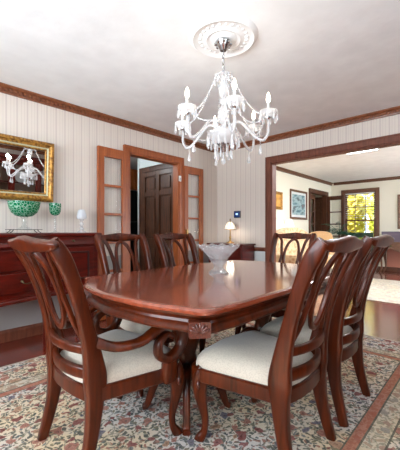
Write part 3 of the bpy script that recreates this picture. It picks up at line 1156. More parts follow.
ZR = .0125
arm = make_chair('dining_armchair', 'cherry armchair with scrolled arms at the near left end of the table', True)
arm.location = (.862, 1.42, ZR)
arm.rotation_euler = (0, 0, -PI / 2)
side = make_chair('dining_chair', 'cherry side chair with cream seat nearest on the right of the table', False)
side.location = (1.37, .83, ZR)
dup(side, (2.64, 1.47, ZR), PI / 2, 'cherry dining chair at the far end of the table before the wide opening')
dup(side, (1.94, .82, ZR), 0, 'cherry side chair just behind the nearest chair on the right of the table')
dup(side, (1.418, 1.815, ZR), PI, 'cherry side chair across the table between the sideboard and the doorway')
dup(side, (1.992, 1.815, ZR), PI, 'cherry side chair across the table in front of the hallway doorway')

# ------------------------------------------------------------------ crystal bowl on the table
TZ = .012 + .748
t = thing('crystal_bowl', 'cut crystal pedestal bowl with scalloped rim on the dining table', 'bowl', (1.625, 1.334, TZ))
bm = bmesh.new()
lathe(bm, [(.050, .072), (.056, .084), (.062, .096), (.072, .110), (.083, .122), (.094, .134), (.106, .147), (.118, .160), (.130, .173), (.142, .185), (.139, .188), (.112, .162), (.078, .125), (.05, .095), (.0, .085)], 64)
for v in bm.verts:
    r = math.hypot(v.co.x, v.co.y)
    if r > .10:
        a = math.atan2(v.co.y, v.co.x)
        v.co.z += .008 * math.cos(12 * a) * (r - .1) / .04
    rr = 1 + .03 * math.cos(16 * math.atan2(v.co.y, v.co.x)) * math.cos(v.co.z * 190) * (1 if r > .04 else 0)
    v.co.x *= rr
    v.co.y *= rr
obj('bowl', bm, 'crystal_bowl', t, smooth=25)
obj('stem', mk(lathe, [(.064, .002), (.062, .012), (.045, .022), (.032, .035), (.034, .055), (.052, .072), (0, .073)], 24), 'crystal_bowl', t, smooth=25)
bm = bmesh.new()
lathe(bm, [(.064, 0), (.068, .003), (.066, .007), (0, .008)], 24)
obj('foot', bm, 'crystal_bowl', t, smooth=30)

# ------------------------------------------------------------------ chandelier
CX, CY = 1.735, 1.382
med = bmesh.new()
lathe(med, [(.0, CE - .03), (.06, CE - .032), (.075, CE - .022), (.10, CE - .018), (.12, CE - .026), (.14, CE - .016), (.19, CE - .014), (.215, CE - .026), (.235, CE - .012), (.245, CE), (0, CE)], 48, (CX, CY, 0))
for k in range(24):
    a = 2 * PI * k / 24
    bmesh.ops.create_icosphere(med, subdivisions=1, radius=.014, matrix=Matrix.Translation((CX + .165 * math.cos(a), CY + .165 * math.sin(a), CE - .016)) @ Matrix.Diagonal((1, 1, .5, 1)))
tag(obj('ceiling_medallion', med, 'plaster', smooth=30), 'round white plaster medallion on the ceiling above the chandelier', 'ceiling medallion')

ch = thing('chandelier', 'crystal chandelier with six candle arms hanging above the table', 'chandelier', (CX, CY, 0))
bm = bmesh.new()
lathe(bm, [(.022, CE - .095), (.035, CE - .075), (.05, CE - .055), (.056, CE - .04), (.05, CE - .031), (0, CE - .031)], 20)
for k in range(8):
    a = 2 * PI * k / 8
    bmesh.ops.create_icosphere(bm, subdivisions=1, radius=.014, matrix=Matrix.Translation((.052 * math.cos(a), .052 * math.sin(a), CE - .05)))
obj('canopy', bm, 'silver', ch, smooth=40)
bm = bmesh.new()
zc = CE - .095
k = 0
while zc > 2.165:
    pts = []
    for j in range(10):
        a = 2 * PI * j / 10
        u, v = .008 * math.cos(a), .016 * math.sin(a)
        pts.append((u, 0, zc - .012 + v) if k % 2 == 0 else (0, u, zc - .012 + v))
    tube(bm, pts, .0024, 6, True)
    zc -= .024
    k += 1
obj('chain', bm, 'silver', ch, smooth=50)
bm = bmesh.new()
lathe(bm, [(.006, 2.18), (.012, 2.17), (.03, 2.155), (.062, 2.14), (.066, 2.13), (.03, 2.125), (.014, 2.11), (.022, 2.08), (.036, 2.04), (.028, 2.0), (.014, 1.98), (.022, 1.955), (.014, 1.93), (.03, 1.90), (.042, 1.86), (.036, 1.82), (.018, 1.79), (.034, 1.77), (.05, 1.75), (.046, 1.735), (.03, 1.72), (0, 1.715)], 24)
obj('glass_column', bm, 'crystal', ch, smooth=30)
bm = bmesh.new()
lathe(bm, [(0, 1.655), (.04, 1.66), (.08, 1.68), (.11, 1.705), (.118, 1.715), (.112, 1.716), (.07, 1.695), (.03, 1.70), (0, 1.715)], 24)
obj('lower_bowl', bm, 'crystal', ch, smooth=30)
obj('finial_hub', mk(lathe, [(0, 1.60), (.012, 1.605), (.02, 1.625), (.03, 1.645), (.045, 1.656), (0, 1.665)], 16), 'silver', ch, smooth=40)


def drop_mesh(bm, x, y, z, L=.05, r=.008):
    """a bead and a faceted teardrop hanging from (x,y,z)"""
    lathe(bm, [(0, 0), (.0035, -.003), (.0045, -.007), (0, -.011)], 6, (x, y, z))
    lathe(bm, [(0, -.010), (r * .35, -.012 - L * .15), (r * .6, -.010 - L * .4), (r, -.010 - L * .72), (r * .7, -.010 - L * .92), (0, -.010 - L)], 7, (x, y, z))


def bead_path(bm, p, q, sag, n, r=.0072):
    p, q = Vector(p), Vector(q)
    for i in range(n):
        t_ = (i + .5) / n
        c = p.lerp(q, t_) + Vector((0, 0, -sag * 4 * t_ * (1 - t_)))
        bmesh.ops.create_icosphere(bm, subdivisions=1, radius=r, matrix=Matrix.Translation(c))


AR = .315
cam_dir = math.atan2(CY, CX)          # the chandelier seen from the room's near corner
for k in range(6):
    # one arm points toward the near side of the table
    a = math.radians(231) + k * PI / 3
    ca, sa = math.cos(a), math.sin(a)
    bm = bmesh.new()
    pr = [(.03, 1.745), (.07, 1.79), (.12, 1.795), (.175, 1.74), (.235, 1.675), (.285, 1.655), (.312, 1.70), (AR, 1.755), (AR, 1.805)]
    tube(bm, [(ca * r, sa * r, z, .0095 if z < 1.76 or r < .2 else .008) for r, z in cr(pr, 5)], .009, 10)
    armo = obj('arm', bm, 'crystal', ch, smooth=60)
    ex, ey = ca * AR, sa * AR
    bm = bmesh.new()
    lathe(bm, [(.010, 1.802), (.026, 1.806), (.048, 1.816), (.062, 1.842), (.059, 1.844), (.043, 1.823), (.014, 1.818), (.014, 1.832), (0, 1.833)], 18, (ex, ey, 0))
    obj('bobeche', bm, 'crystal', armo, smooth=30)
    obj('metal_cup', mk(lathe, [(.006, 1.785), (.016, 1.796), (.018, 1.805), (0, 1.806)], 14, (ex, ey, 0)), 'silver', armo, smooth=40)
    obj('candle_sleeve', mk(lathe, [(.0105, 1.825), (.0105, 1.898), (0, 1.899)], 14, (ex, ey, 0)), 'candle', armo, smooth=40)
    obj('flame_bulb', mk(lathe, [(.006, 1.898), (.012, 1.910), (.0145, 1.924), (.011, 1.945), (.005, 1.964), (0, 1.972)], 12, (ex, ey, 0)), 'bulb', armo, smooth=60)
    lo = light('bulb_light', 'POINT', (CX + ex, CY + ey, 1.935), CHAND_W, WARM, radius=.02)
    for j in range(8):
        b_ = a + 2 * PI * j / 8
        obj('crystal_drop', mk(drop_mesh, ex + .059 * math.cos(b_), ey + .059 * math.sin(b_), 1.840, .062, .009), 'crystal', armo, smooth=25)
    bm = bmesh.new()
    bead_path(bm, (ca * .262, sa * .262, 1.66), (ca * .262, sa * .262, 1.62), 0, 4, .005)
    lathe(bm, [(0, 1.622), (.005, 1.612), (.009, 1.595), (.014, 1.572), (.010, 1.558), (0, 1.552)], 8, (ca * .262, sa * .262, 0))
    obj('pendant_drop', bm, 'crystal', armo, smooth=25)
    bm = bmesh.new()
    bead_path(bm, (ca * .064, sa * .064, 2.13), (ca * (AR - .05), sa * (AR - .05), 1.83), .05, 26)
    obj('bead_strand', bm, 'crystal', ch, smooth=60)
    a2 = a + PI / 3
    bm = bmesh.new()
    bead_path(bm, (ca * (AR - .02), sa * (AR - .02), 1.815), (math.cos(a2) * (AR - .02), math.sin(a2) * (AR - .02), 1.815), .075, 22)
    obj('bead_swag', bm, 'crystal', ch, smooth=60)
for k in range(16):
    a = 2 * PI * k / 16
    obj('bowl_drop', mk(drop_mesh, .112 * math.cos(a), .112 * math.sin(a), 1.712, .075, .009), 'crystal', ch, smooth=25)
for k in range(9):
    a = 2 * PI * k / 9
    bm = bmesh.new()
    bead_path(bm, (.06 * math.cos(a), .06 * math.sin(a), 1.675), (.06 * math.cos(a), .06 * math.sin(a), 1.625), 0, 5, .005)
    drop_mesh(bm, .06 * math.cos(a), .06 * math.sin(a), 1.628, .07, .010)
    obj('bowl_drop', bm, 'crystal', ch, smooth=25)
bm = bmesh.new()
bead_path(bm, (0, 0, 1.60), (0, 0, 1.56), 0, 4, .006)
lathe(bm, [(0, 1.562), (.01, 1.552), (.018, 1.535), (.012, 1.518), (0, 1.51)], 8)
obj('pendant_drop', bm, 'crystal', ch, smooth=25)
for k in range(10):
    a = 2 * PI * k / 10
    obj('crown_drop', mk(drop_mesh, .064 * math.cos(a), .064 * math.sin(a), 2.128, .045, .007), 'crystal', ch, smooth=25)

# ------------------------------------------------------------------ sideboard
SB0, SB1 = -.50, 1.63
SF = 2.93
sb = thing('sideboard', 'dark mahogany bow front sideboard with drawers under the gilt mirror', 'sideboard', (0, 0, 0))


def sb_outline(off=0.0, lo=SB0, hi=SB1):
    """plan outline with the bowed centre; off pushes the front out"""
    c, hwc = .55, .58
    pts = []
    n = 44
    for i in range(n + 1):
        u = lo - off + (hi - lo + 2 * off) * i / n
        d_ = abs(u - c) / hwc
        v = SF - off - (.13 * (1 - d_ * d_) if d_ < 1 else 0)
        pts.append((u, v))
    return pts + [(hi + off, WV - .03), (lo - off, WV - .03)]


def sb_stack(levels):
    bm = bmesh.new()
    stack(bm, [[(x, y, z) for x, y in sb_outline(o_)] for o_, z in levels])
    return bm


obj('body', sb_stack([(0, .49), (0, .90)]), 'mahogany', sb, smooth=30)
obj('top', sb_stack([(.012, .985), (.03, .992), (.032, 1.012), (.026, 1.02), (.016, 1.024)]), 'mahogany', sb, smooth=30)
obj('frieze', sb_stack([(.004, .90), (.024, .905), (.026, .914), (.018, .928), (.008, .95), (.006, .985)]), 'mahogany', sb, smooth=30)
obj('base_moulding', sb_stack([(.004, .445), (.016, .45), (.018, .47), (.010, .48), (.010, .49), (0, .495)]), 'mahogany', sb, smooth=30)


def sb_front(bm, u0, u1, z0, z1, d0, d1, n=14):
    rows = [[], []]
    for i in range(n + 1):
        u = u0 + (u1 - u0) * i / n
        dd = abs(u - .55) / .58
        v = SF - (.13 * (1 - dd * dd) if dd < 1 else 0)
        rows[0].append((u, v - d0))
        rows[1].append((u, v - d1))
    prism(bm, rows[1] + rows[0][::-1], z0, z1)


for z0, z1 in ((.715, .885), (.535, .695)):
    bm = bmesh.new()
    sb_front(bm, .03, 1.07, z0, z1, -.005, .018)
    dr = obj('drawer', bm, 'mahogany', sb, smooth=30, bevel=.005)
    for uc in (.16, .94):
        bm = bmesh.new()
        dd = abs(uc - .55) / .58
        vb = SF - .13 * (1 - dd * dd) - .018
        sl = 2 * .13 * (uc - .55) / .58 ** 2
        zc = (z0 + z1) / 2 + .012
        for q in (-.045, .045):
            bmesh.ops.create_icosphere(bm, subdivisions=2, radius=.012, matrix=Matrix.Translation((uc + q, vb + sl * q - .006, zc)))
        tube(bm, cr([(uc - .045, vb - sl * .045 - .012, zc), (uc - .035, vb - sl * .035 - .024, zc - .016), (uc, vb - .028, zc - .022), (uc + .035, vb + sl * .035 - .024, zc - .016), (uc + .045, vb + sl * .045 - .012, zc)], 5), .0055, 8)
        obj('handle', bm, 'bronze', dr, smooth=60)
bm = bmesh.new()
sb_front(bm, .03, 1.07, .945, .978, -.005, .016)
fd = obj('frieze_drawer', bm, 'mahogany', sb, smooth=30, bevel=.004)
for lo, hi in ((1.16, 1.58), (-.46, -.06)):
    bm = boxes((lo, hi, SF - .014, SF, .535, .885))
    dr = obj('cabinet_door', bm, 'mahogany', sb, bevel=.004)
    bm = boxes((lo + .05, lo + .066, SF - .024, SF - .01, .575, .845), (hi - .066, hi - .05, SF - .024, SF - .01, .575, .845), (lo + .066, hi - .066, SF - .024, SF - .01, .829, .845), (lo + .066, hi - .066, SF - .024, SF - .01, .575, .591))
    obj('panel_moulding', bm, 'mahogany_dark', dr, bevel=.004)
    bm = bmesh.new()
    bmesh.ops.create_icosphere(bm, subdivisions=2, radius=.012, matrix=Matrix.Translation(((lo + hi) / 2, SF - .022, .948)) @ Matrix.Diagonal((1.2, .6, 1, 1)))
    obj('keyhole_plate', bm, 'bronze', sb, smooth=60)
for u, v in ((SB0 + .05, SF + .04), (SB1 - .05, SF + .04), (-.03, SF + .02), (1.13, SF + .02), (SB0 + .05, WV - .09), (SB1 - .05, WV - .09)):
    bm = bmesh.new()
    sweep(bm, [(u, v, .46, .032, .032), (u, v, .3, .026, .026), (u, v, .08, .017, .017), (u, v, .03, .022, .022), (u, v, 0, .018, .018)], (1, 0, 0), 12, 5)
    obj('leg', bm, 'mahogany', sb, smooth=40)

SZ = 1.0245
# iron stand, bowl, goblet, candle lamp on the sideboard
t = thing('display_stand', 'low black wrought iron stand under the green bowl on the sideboard', 'stand', (1.0, 3.10, SZ))
obj('stand_top', boxes((-.14, .14, -.05, .05, .026, .031)), 'iron', t)
for sx in (-1, 1):
    for sy in (-1, 1):
        bm = bmesh.new()
        tube(bm, cr([(sx * .10, sy * .042, .027), (sx * .108, sy * .044, .014), (sx * .118, sy * .046, .006), (sx * .128, sy * .047, .0035)], 4), .0035, 6)
        obj('foot', bm, 'iron', t, smooth=60)
t = thing('glass_bowl', 'large green cut glass bowl on a clear pedestal below the mirror', 'bowl', (1.0, 3.10, SZ + .031))
BZ = .112
bm = bmesh.new()
lathe(bm, [(.03, BZ), (.07, BZ + .01), (.105, BZ + .04), (.125, BZ + .085), (.132, BZ + .125), (.134, BZ + .138), (.129, BZ + .138), (.12, BZ + .085), (.10, BZ + .044), (.066, BZ + .016), (0, BZ + .008)], 36)
obj('bowl', bm, 'green_glass', t, smooth=40)
obj('pedestal', mk(lathe, [(.062, 0), (.06, .008), (.03, .02), (.016, .045), (.022, .07), (.018, .09), (.034, .112), (0, .113)], 24), 'clear', t, smooth=40)
t = thing('wine_goblet', 'green cut glass goblet on a clear stem right of the mirror', 'goblet', (1.275, 3.10, SZ))
bm = bmesh.new()
lathe(bm, [(.012, .165), (.035, .175), (.05, .205), (.055, .25), (.055, .285), (.051, .285), (.047, .21), (.03, .183), (0, .178)], 28)
obj('bowl', bm, 'green_glass', t, smooth=40)
obj('stem', mk(lathe, [(.042, 0), (.04, .006), (.012, .014), (.006, .05), (.012, .085), (.006, .11), (.009, .15), (.014, .168), (0, .169)], 20), 'clear', t, smooth=40)
t = thing('hurricane_candle', 'frosted white candle lamp on a glass stem near the sideboard end', 'candle holder', (1.545, 3.10, SZ))
obj('shade', mk(lathe, [(.022, .135), (.045, .14), (.05, .165), (.04, .205), (.03, .235), (.026, .235), (.036, .2), (.044, .166), (0, .15)], 24), glassy('frosted_white_glass', (0.95, 0.96, 0.97), 0.6, 0.7, (0.95, 0.97, 1), 0.2, 1.4), t, smooth=40)
obj('stem', mk(lathe, [(.045, 0), (.043, .008), (.018, .02), (.022, .045), (.012, .06), (.022, .085), (.012, .11), (.024, .136), (0, .137)], 20), 'crystal', t, smooth=30)

# ------------------------------------------------------------------ gilt mirror
MU0, MU1, MZ0, MZ1 = .28, 1.335, 1.335, 1.93
mh = MZ1 - MZ0
mir = thing('wall_mirror', 'wide gilt framed mirror hanging above the sideboard', 'mirror', (0, WV - .045, MZ0))
mir.rotation_euler = (math.radians(3.0), 0, 0)


def frame_ring(bm, a0, a1, z0, z1, prof):
    """rectangular frame in the x-z plane; prof: (inset, y) pairs, y toward the room is negative"""
    rings = []
    for ins, y in prof:
        rings.append([bm.verts.new(p) for p in ((a0 + ins, y, z0 + ins), (a1 - ins, y, z0 + ins), (a1 - ins, y, z1 - ins), (a0 + ins, y, z1 - ins))])
    for r0, r1 in zip(rings, rings[1:] + rings[:1]):
        for i in range(4):
            bm.faces.new((r0[i], r0[(i + 1) % 4], r1[(i + 1) % 4], r1[i]))


obj('frame', mk(frame_ring, MU0, MU1, 0, mh, [(0, 0), (0, -.022), (.012, -.034), (.03, -.040), (.045, -.030), (.06, -.026), (.06, 0)]), 'gilt', mir, bevel=.003)
obj('inner_liner', mk(frame_ring, MU0 + .058, MU1 - .058, .058, mh - .058, [(0, -.002), (0, -.026), (.015, -.018), (.015, -.002)]), 'gilt_pale', mir)
obj('inner_bead', mk(frame_ring, MU0 + .072, MU1 - .072, .072, mh - .072, [(0, -.002), (0, -.022), (.010, -.024), (.016, -.012), (.016, -.002)]), 'gilt', mir)
obj('mirror_glass', boxes((MU0 + .09, MU1 - .09, -.010, -.004, .09, mh - .09)), 'mirror', mir)

# ------------------------------------------------------------------ thermostat, switch plate
t = thing('thermostat', 'small dark blue screen thermostat on the wallpapered wall above the lamp', 'thermostat', (WU - .0, 2.935, 1.30))
obj('housing', boxes((-.022, -.001, -.062, .062, -.055, .055)), 'black', t, bevel=.006)
obj('screen', boxes((-.0245, -.021, -.050, .050, -.044, .044)), 'screen', t)
obj('readout', boxes((-.0255, -.024, -.022, .022, -.008, .018)), 'digits', t)
t = thing('door_sensor', 'small white plastic sensor on the right casing of the hallway doorway', 'sensor', (3.145, WV - .04, 1.80))
obj('housing', boxes((-.022, .022, -.014, 0, -.04, .04)), 'plastic', t, bevel=.004)
obj('magnet_strip', boxes((-.008, .008, -.018, -.013, -.03, .01)), 'shade_grey', t, bevel=.002)

# ------------------------------------------------------------------ small cabinet and lamp in the corner
t = thing('side_cabinet', 'small dark mahogany cabinet in the room corner under the thermostat', 'cabinet', (0, 0, 0))
obj('body', boxes((3.70, 4.01, 2.60, 3.24, .10, .825)), 'mahogany', t, bevel=.004)
obj('top', boxes((3.675, 4.015, 2.575, 3.265, .825, .85)), 'mahogany', t, bevel=.008)
for a, b_ in ((2.615, 2.915), (2.925, 3.225)):
    d_ = obj('door', boxes((3.685, 3.70, a, b_, .13, .80)), 'mahogany', t, bevel=.006)
    kb = bmesh.new()
    bmesh.ops.create_icosphere(kb, subdivisions=2, radius=.012, matrix=Matrix.Translation((3.675, 2.90 if a < 2.7 else 2.94, .5)))
    obj('knob', kb, 'bronze', d_, smooth=60)
for u in (3.73, 3.98):
    for v in (2.63, 3.21):
        obj('leg', boxes((u - .025, u + .025, v - .025, v + .025, 0, .10)), 'mahogany', t, bevel=.005)
t = thing('table_lamp', 'small brass lamp with a glowing panelled glass shade on the corner cabinet', 'lamp', (3.86, 2.94, .85))
obj('base', mk(lathe, [(.062, 0), (.060, .012), (.035, .022), (.018, .035), (.013, .06), (.02, .085), (.011, .11), (.009, .22), (.016, .225), (0, .226)], 20), 'brass', t, smooth=40)
obj('shade', mk(lathe, [(.088, .212), (.078, .26), (.055, .305), (.028, .33), (.026, .33), (.052, .302), (.075, .258), (.085, .212)], 8), 'lampglow', t)
bm = bmesh.new()
for k in range(8):
    a = 2 * PI * k / 8
    tube(bm, [(r * 1.015 * math.cos(a), r * 1.015 * math.sin(a), z) for r, z in ((.088, .212), (.078, .26), (.055, .305), (.028, .33))], .0035, 6)
tube(bm, [(.089 * math.cos(2 * PI * k / 8), .089 * math.sin(2 * PI * k / 8), .211) for k in range(8)], .005, 6, True)
obj('shade_leading', bm, 'brass', t, smooth=60)
obj('finial', mk(lathe, [(.028, .328), (.012, .34), (.006, .35), (.012, .365), (0, .385)], 12), 'brass', t, smooth=50)
light('corner_lamp_light', 'POINT', (3.86, 2.94, 1.06), 1.6, WARM, radius=.05)

# ------------------------------------------------------------------ china cabinet (seen in the mirror)
t = thing('china_cabinet', 'tall reddish china cabinet with glazed doors reflected in the mirror', 'china cabinet', (0, 0, 0))
c0, c1, cf, cb = 1.55, 3.15, -.68, FV + .02
bm = boxes((c0, c1, cb, cf, 0, .85), (c0, c1, cb, cb + .02, .85, 2.1), (c0, c0 + .03, cb, cf, .85, 2.1), (c1 - .03, c1, cb, cf, .85, 2.1), (c0, c1, cb, cf, 2.06, 2.1))
obj('case', bm, 'mahogany', t, bevel=.004)
obj('cornice', boxes((c0 - .04, c1 + .04, cb, cf + .05, 2.1, 2.2)), 'mahogany', t, bevel=.015)
obj('shelf', boxes((c0 + .03, c1 - .03, cb + .02, cf - .03, 1.22, 1.24)), 'mahogany', t)
obj('shelf', boxes((c0 + .03, c1 - .03, cb + .02, cf - .03, 1.62, 1.64)), 'mahogany', t)
obj('back_panel', boxes((c0 + .03, c1 - .03, cb + .02, cb + .025, .85, 2.06)), 'cabinet_back', t)
for k in range(3):
    a, b_ = c0 + .02 + k * .52, c0 + .02 + (k + 1) * .52
    d_ = obj('glazed_door', boxes((a, a + .06, cf, cf + .025, .87, 2.08), (b_ - .06, b_, cf, cf + .025, .87, 2.08), (a + .06, b_ - .06, cf, cf + .025, 2.0, 2.08), (a + .06, b_ - .06, cf, cf + .025, .87, .94)), 'mahogany', t, bevel=.004)
    obj('glass_pane', boxes((a + .055, b_ - .055, cf + .010, cf + .014, .935, 2.005)), 'pane', d_)
WORDS = ['left', 'middle', 'right']
for row, z in enumerate((1.24, 1.64)):
    for k, u in enumerate((1.85, 2.36, 2.86)):
        p = bmesh.new()
        lathe(p, [(0, 0), (.05, .004), (.12, .016), (.12, .022), (.05, .01), (0, .008)], 24)
        bmesh.ops.rotate(p, verts=p.verts, cent=(0, 0, 0), matrix=Matrix.Rotation(-math.radians(80), 3, 'X'))
        o = obj('dinner_plate', p, 'china', None, smooth=40)
        o.location = (u, cb + .075, z + .120)
        tag(o, 'white plate upright on the %s shelf behind the %s china cabinet door' % (('lower', 'upper')[row], WORDS[k]), 'plate', 'white plates in the china cabinet')

# ------------------------------------------------------------------ hallway, kitchen glimpse
t = thing('refrigerator', 'tall black refrigerator glimpsed past the hallway door', 'refrigerator', (0, 0, 0))
obj('body', boxes((3.35, 4.2, 5.25, 5.95, .02, 1.85)), 'black', t, bevel=.01)
obj('door', boxes((3.355, 4.195, 5.20, 5.25, .05, 1.20)), 'black', t, bevel=.01)
obj('door', boxes((3.355, 4.195, 5.20, 5.25, 1.22, 1.84)), 'black', t, bevel=.01)
t = thing('wall_cabinet', 'brown wooden cabinet hanging over the black refrigerator', 'cabinet', (0, 0, 0))
obj('body', boxes((3.30, 4.25, 5.35, HV, 1.88, 2.30)), 'oak', t, bevel=.004)
obj('cabinet_door', boxes((3.31, 3.77, 5.33, 5.35, 1.90, 2.28)), 'oak', t, bevel=.006)
obj('cabinet_door', boxes((3.78, 4.24, 5.33, 5.35, 1.90, 2.28)), 'oak', t, bevel=.006)
t = thing('ceiling_light', 'round glass ceiling light added out of view to brighten the hallway', 'ceiling light', (2.5, 4.5, CE))
obj('glass_dome', mk(lathe, [(.15, -.02), (.13, -.06), (.07, -.09), (0, -.1)], 24), 'lampglow', t, smooth=60)
obj('base_ring', mk(lathe, [(.16, -.022), (.16, 0), (0, 0)], 24), 'silver', t, smooth=40)
light('hall_fill_light', 'POINT', (2.5, 4.5, 2.2), 11, (.85, .95, 1), radius=.1)  # fill for the hallway; this lamp and its dome are added, unseen

# ------------------------------------------------------------------ living room
t = thing('ceiling_light', 'bright flat ceiling light panel in the living room behind the header', 'ceiling light', (5.56, 1.56, CE))
obj('frame', boxes((-.14, .14, -.25, .25, -.05, -.001)), 'white_paint', t, bevel=.005)
obj('diffuser', boxes((-.12, .12, -.23, .23, -.056, -.049)), 'fixture', t)
light('living_panel_light', 'AREA', (5.56, 1.56, CE - .08), 40, (.95, .98, 1), (0, 0, 0), .4, .5)


def framed_picture(name, label, axis, a0, a1, z0, z1, fixed, sgn, fw, fmat, mat_w, art):
    """flat picture on a wall; built in x-z plane then turned to its wall"""
    wd, hh = a1 - a0, z1 - z0
    if axis == 0:
        t = thing(name, label, 'picture', ((a0 + a1) / 2, fixed, z0))
    else:
        t = thing(name, label, 'picture', (fixed, (a0 + a1) / 2, z0), -PI / 2)
    obj('frame', mk(frame_ring, -wd / 2, wd / 2, 0, hh, [(0, -.001), (0, -.03), (fw * .4, -.035), (fw, -.02), (fw, -.001)]), fmat, t, bevel=.002)
    if mat_w:
        obj('mat_board', boxes((-wd / 2 + fw * .9, wd / 2 - fw * .9, -.012, -.006, fw * .9, hh - fw * .9)), 'white_paint', t)
    q = fw + mat_w
    obj('artwork', boxes((-wd / 2 + q, wd / 2 - q, -.014, -.010, q, hh - q)), art, t)
    return t


framed_picture('framed_picture', 'small gold framed ochre painting beside the opening in the living room', 0, 5.72, 6.26, 1.50, 1.88, WV, -1, .06, 'gilt', 0, 'art_gold')
framed_picture('framed_picture', 'larger picture with white mat and blue grey scene on the living room wall', 0, 6.64, 7.52, 1.31, 2.0, WV, -1, .05, 'brown_trim', .055, 'art_blue')
framed_picture('framed_picture', 'brown framed picture right of the garden window', 1, .95, 1.71, 1.08, 1.95, LF, -1, .05, 'brown_trim', 0, 'art_brown')

# sofa
t = thing('sofa', 'tan floral sofa along the living room picture wall', 'sofa', (5.85, 2.62, 0))


def soft(bm, x0, x1, y0, y1, z0, z1):
    bx(bm, x0, x1, y0, y1, z0, z1)


obj('base', boxes((-.85, .85, -.38, .40, .10, .40)), 'floral', t, bevel=.03)
bm = bmesh.new()
prof = [(-.85, .88), (-.6, .99), (-.3, 1.08), (0, 1.11), (.3, 1.08), (.6, .99), (.85, .88)]
pr2 = cr(prof, 3)
ring0 = [(x, .20, z) for x, z in pr2] + [(.85, .20, .4), (-.85, .20, .4)]
ring1 = [(x, .42, z) for x, z in pr2] + [(.85, .42, .4), (-.85, .42, .4)]
stack(bm, [ring0, ring1])
obj('backrest', bm, 'floral', t, bevel=.03)
for x in (-.28, .28):
    obj('seat_cushion', boxes((x * 2 - .28 - (0 if x < 0 else 0), x * 2 + .27, -.40, .2, .40, .54)), 'floral', t, bevel=.04)
for x in (-1, 1):
    obj('arm', boxes((min(x * .85, x * 1.0), max(x * .85, x * 1.0), -.40, .42, .10, .64)), 'floral', t, bevel=.05)
for x in (-.8, .8):
    for y in (-.3, .32):
        obj('leg', boxes((x - .03, x + .03, y - .03, y + .03, 0, .1)), 'walnut', t)

# wing chair
t = thing('wing_chair', 'tan upholstered chair with rounded back in the living room', 'armchair', (7.36, 2.83, 0), PI * .72)
bm = bmesh.new()
pr2 = cr([(-.30, .78), (-.27, .95), (-.17, 1.01), (0, 1.03), (.17, 1.01), (.27, .95), (.30, .78)], 4)
stack(bm, [[(x, -.28, z) for x, z in pr2] + [(.30, -.28, .35), (-.30, -.28, .35)], [(x, -.40, z) for x, z in pr2] + [(.30, -.40, .35), (-.30, -.40, .35)]])
obj('backrest', bm, 'tan', t, bevel=.03)
obj('seat', boxes((-.30, .30, -.28, .30, .20, .46)), 'tan', t, bevel=.04)
for s in (-1, 1):
    obj('arm', boxes((min(s * .30, s * .38), max(s * .30, s * .38), -.36, .25, .20, .64)), 'tan', t, bevel=.03)
for x in (-.28, .28):
    for y in (-.33, .24):
        obj('leg', boxes((x - .025, x + .025, y - .025, y + .025, 0, .2)), 'walnut', t)


def shade_lamp(name, label, loc):
    t = thing(name, label, 'lamp', loc)
    obj('base', mk(lathe, [(.06, 0), (.055, .02), (.025, .035), (.045, .10), (.06, .17), (.045, .25), (.02, .30), (.01, .42), (0, .421)], 20), 'brass', t, smooth=50)
    obj('shade', mk(lathe, [(.125, .34), (.115, .40), (.08, .52), (.05, .58), (.046, .58), (.076, .52), (.11, .40), (.12, .34)], 24), 'shade', t, smooth=50)
    light('lamp_light', 'POINT', (loc[0], loc[1], loc[2] + .45), 1.2, WARM, radius=.06)
    return t


# narrow table behind the sofa carrying the two white lamps
t = thing('sofa_table', 'narrow cherry table behind the floral sofa carrying two white lamps', 'table', (6.0, 3.21, 0))
obj('top', boxes((-.70, .70, -.13, .13, .70, .72)), 'cherry', t, bevel=.006)
obj('apron', boxes((-.66, .66, -.11, .11, .62, .70)), 'cherry', t)
for x in (-.64, .64):
    for y in (-.09, .09):
        obj('leg', boxes((x - .02, x + .02, y - .02, y + .02, 0, .62)), 'cherry', t)
shade_lamp('table_lamp', 'white shaded lamp behind the sofa beside the small gold painting', (5.86, 3.20, .72))
shade_lamp('table_lamp', 'white shaded lamp behind the sofa nearer the large framed picture', (6.30, 3.20, .72))

# carved console table with the purple chest at the far wall
t = thing('console_table', 'carved brown table with curved legs against the salmon wainscot', 'table', (8.86, 1.40, 0))
obj('top', boxes((-.26, .27, -.62, .62, .74, .77)), 'brown_trim', t, bevel=.008)
bm = bmesh.new()
pts = cr([(-.58, .50), (-.5, .56), (-.35, .60), (-.2, .54), (0, .50), (.2, .54), (.35, .60), (.5, .56), (.58, .50)], 4)
stack(bm, [[(-.235, y, z) for y, z in pts] + [(-.235, .58, .74), (-.235, -.58, .74)], [(-.21, y, z) for y, z in pts] + [(-.21, .58, .74), (-.21, -.58, .74)]])
bx(bm, -.21, .25, -.58, -.555, .56, .74)
bx(bm, -.21, .25, .555, .58, .56, .74)
obj('carved_apron', bm, 'brown_trim', t)
for y in (-.36, .36):
    bm = bmesh.new()
    bmesh.ops.create_icosphere(bm, subdivisions=2, radius=.03, matrix=Matrix.Translation((-.242, y, .67)) @ Matrix.Diagonal((.5, 1.6, 1, 1)))
    obj('drawer_pull', bm, 'bronze', t, smooth=60)
for x in (-.2, .21):
    for y in (-.56, .56):
        s = 1 if y > 0 else -1
        bm = bmesh.new()
        sweep(bm, cr([(x, y, .6, .04, .04), (x, y + s * .02, .48, .04, .04), (x, y - s * .01, .25, .022, .022), (x, y - s * .01, .1, .018, .018), (x, y + s * .03, .02, .03, .02), (x, y + s * .035, 0, .03, .015)], 4), (1, 0, 0), 10, 3)
        obj('leg', bm, 'brown_trim', t, smooth=50)
t = thing('storage_chest', 'slate purple rectangular chest sitting on the carved console table', 'chest', (8.90, 1.38, .77))
obj('body', boxes((-.16, .18, -.5, .58, 0, .17)), 'leather', t, bevel=.01)
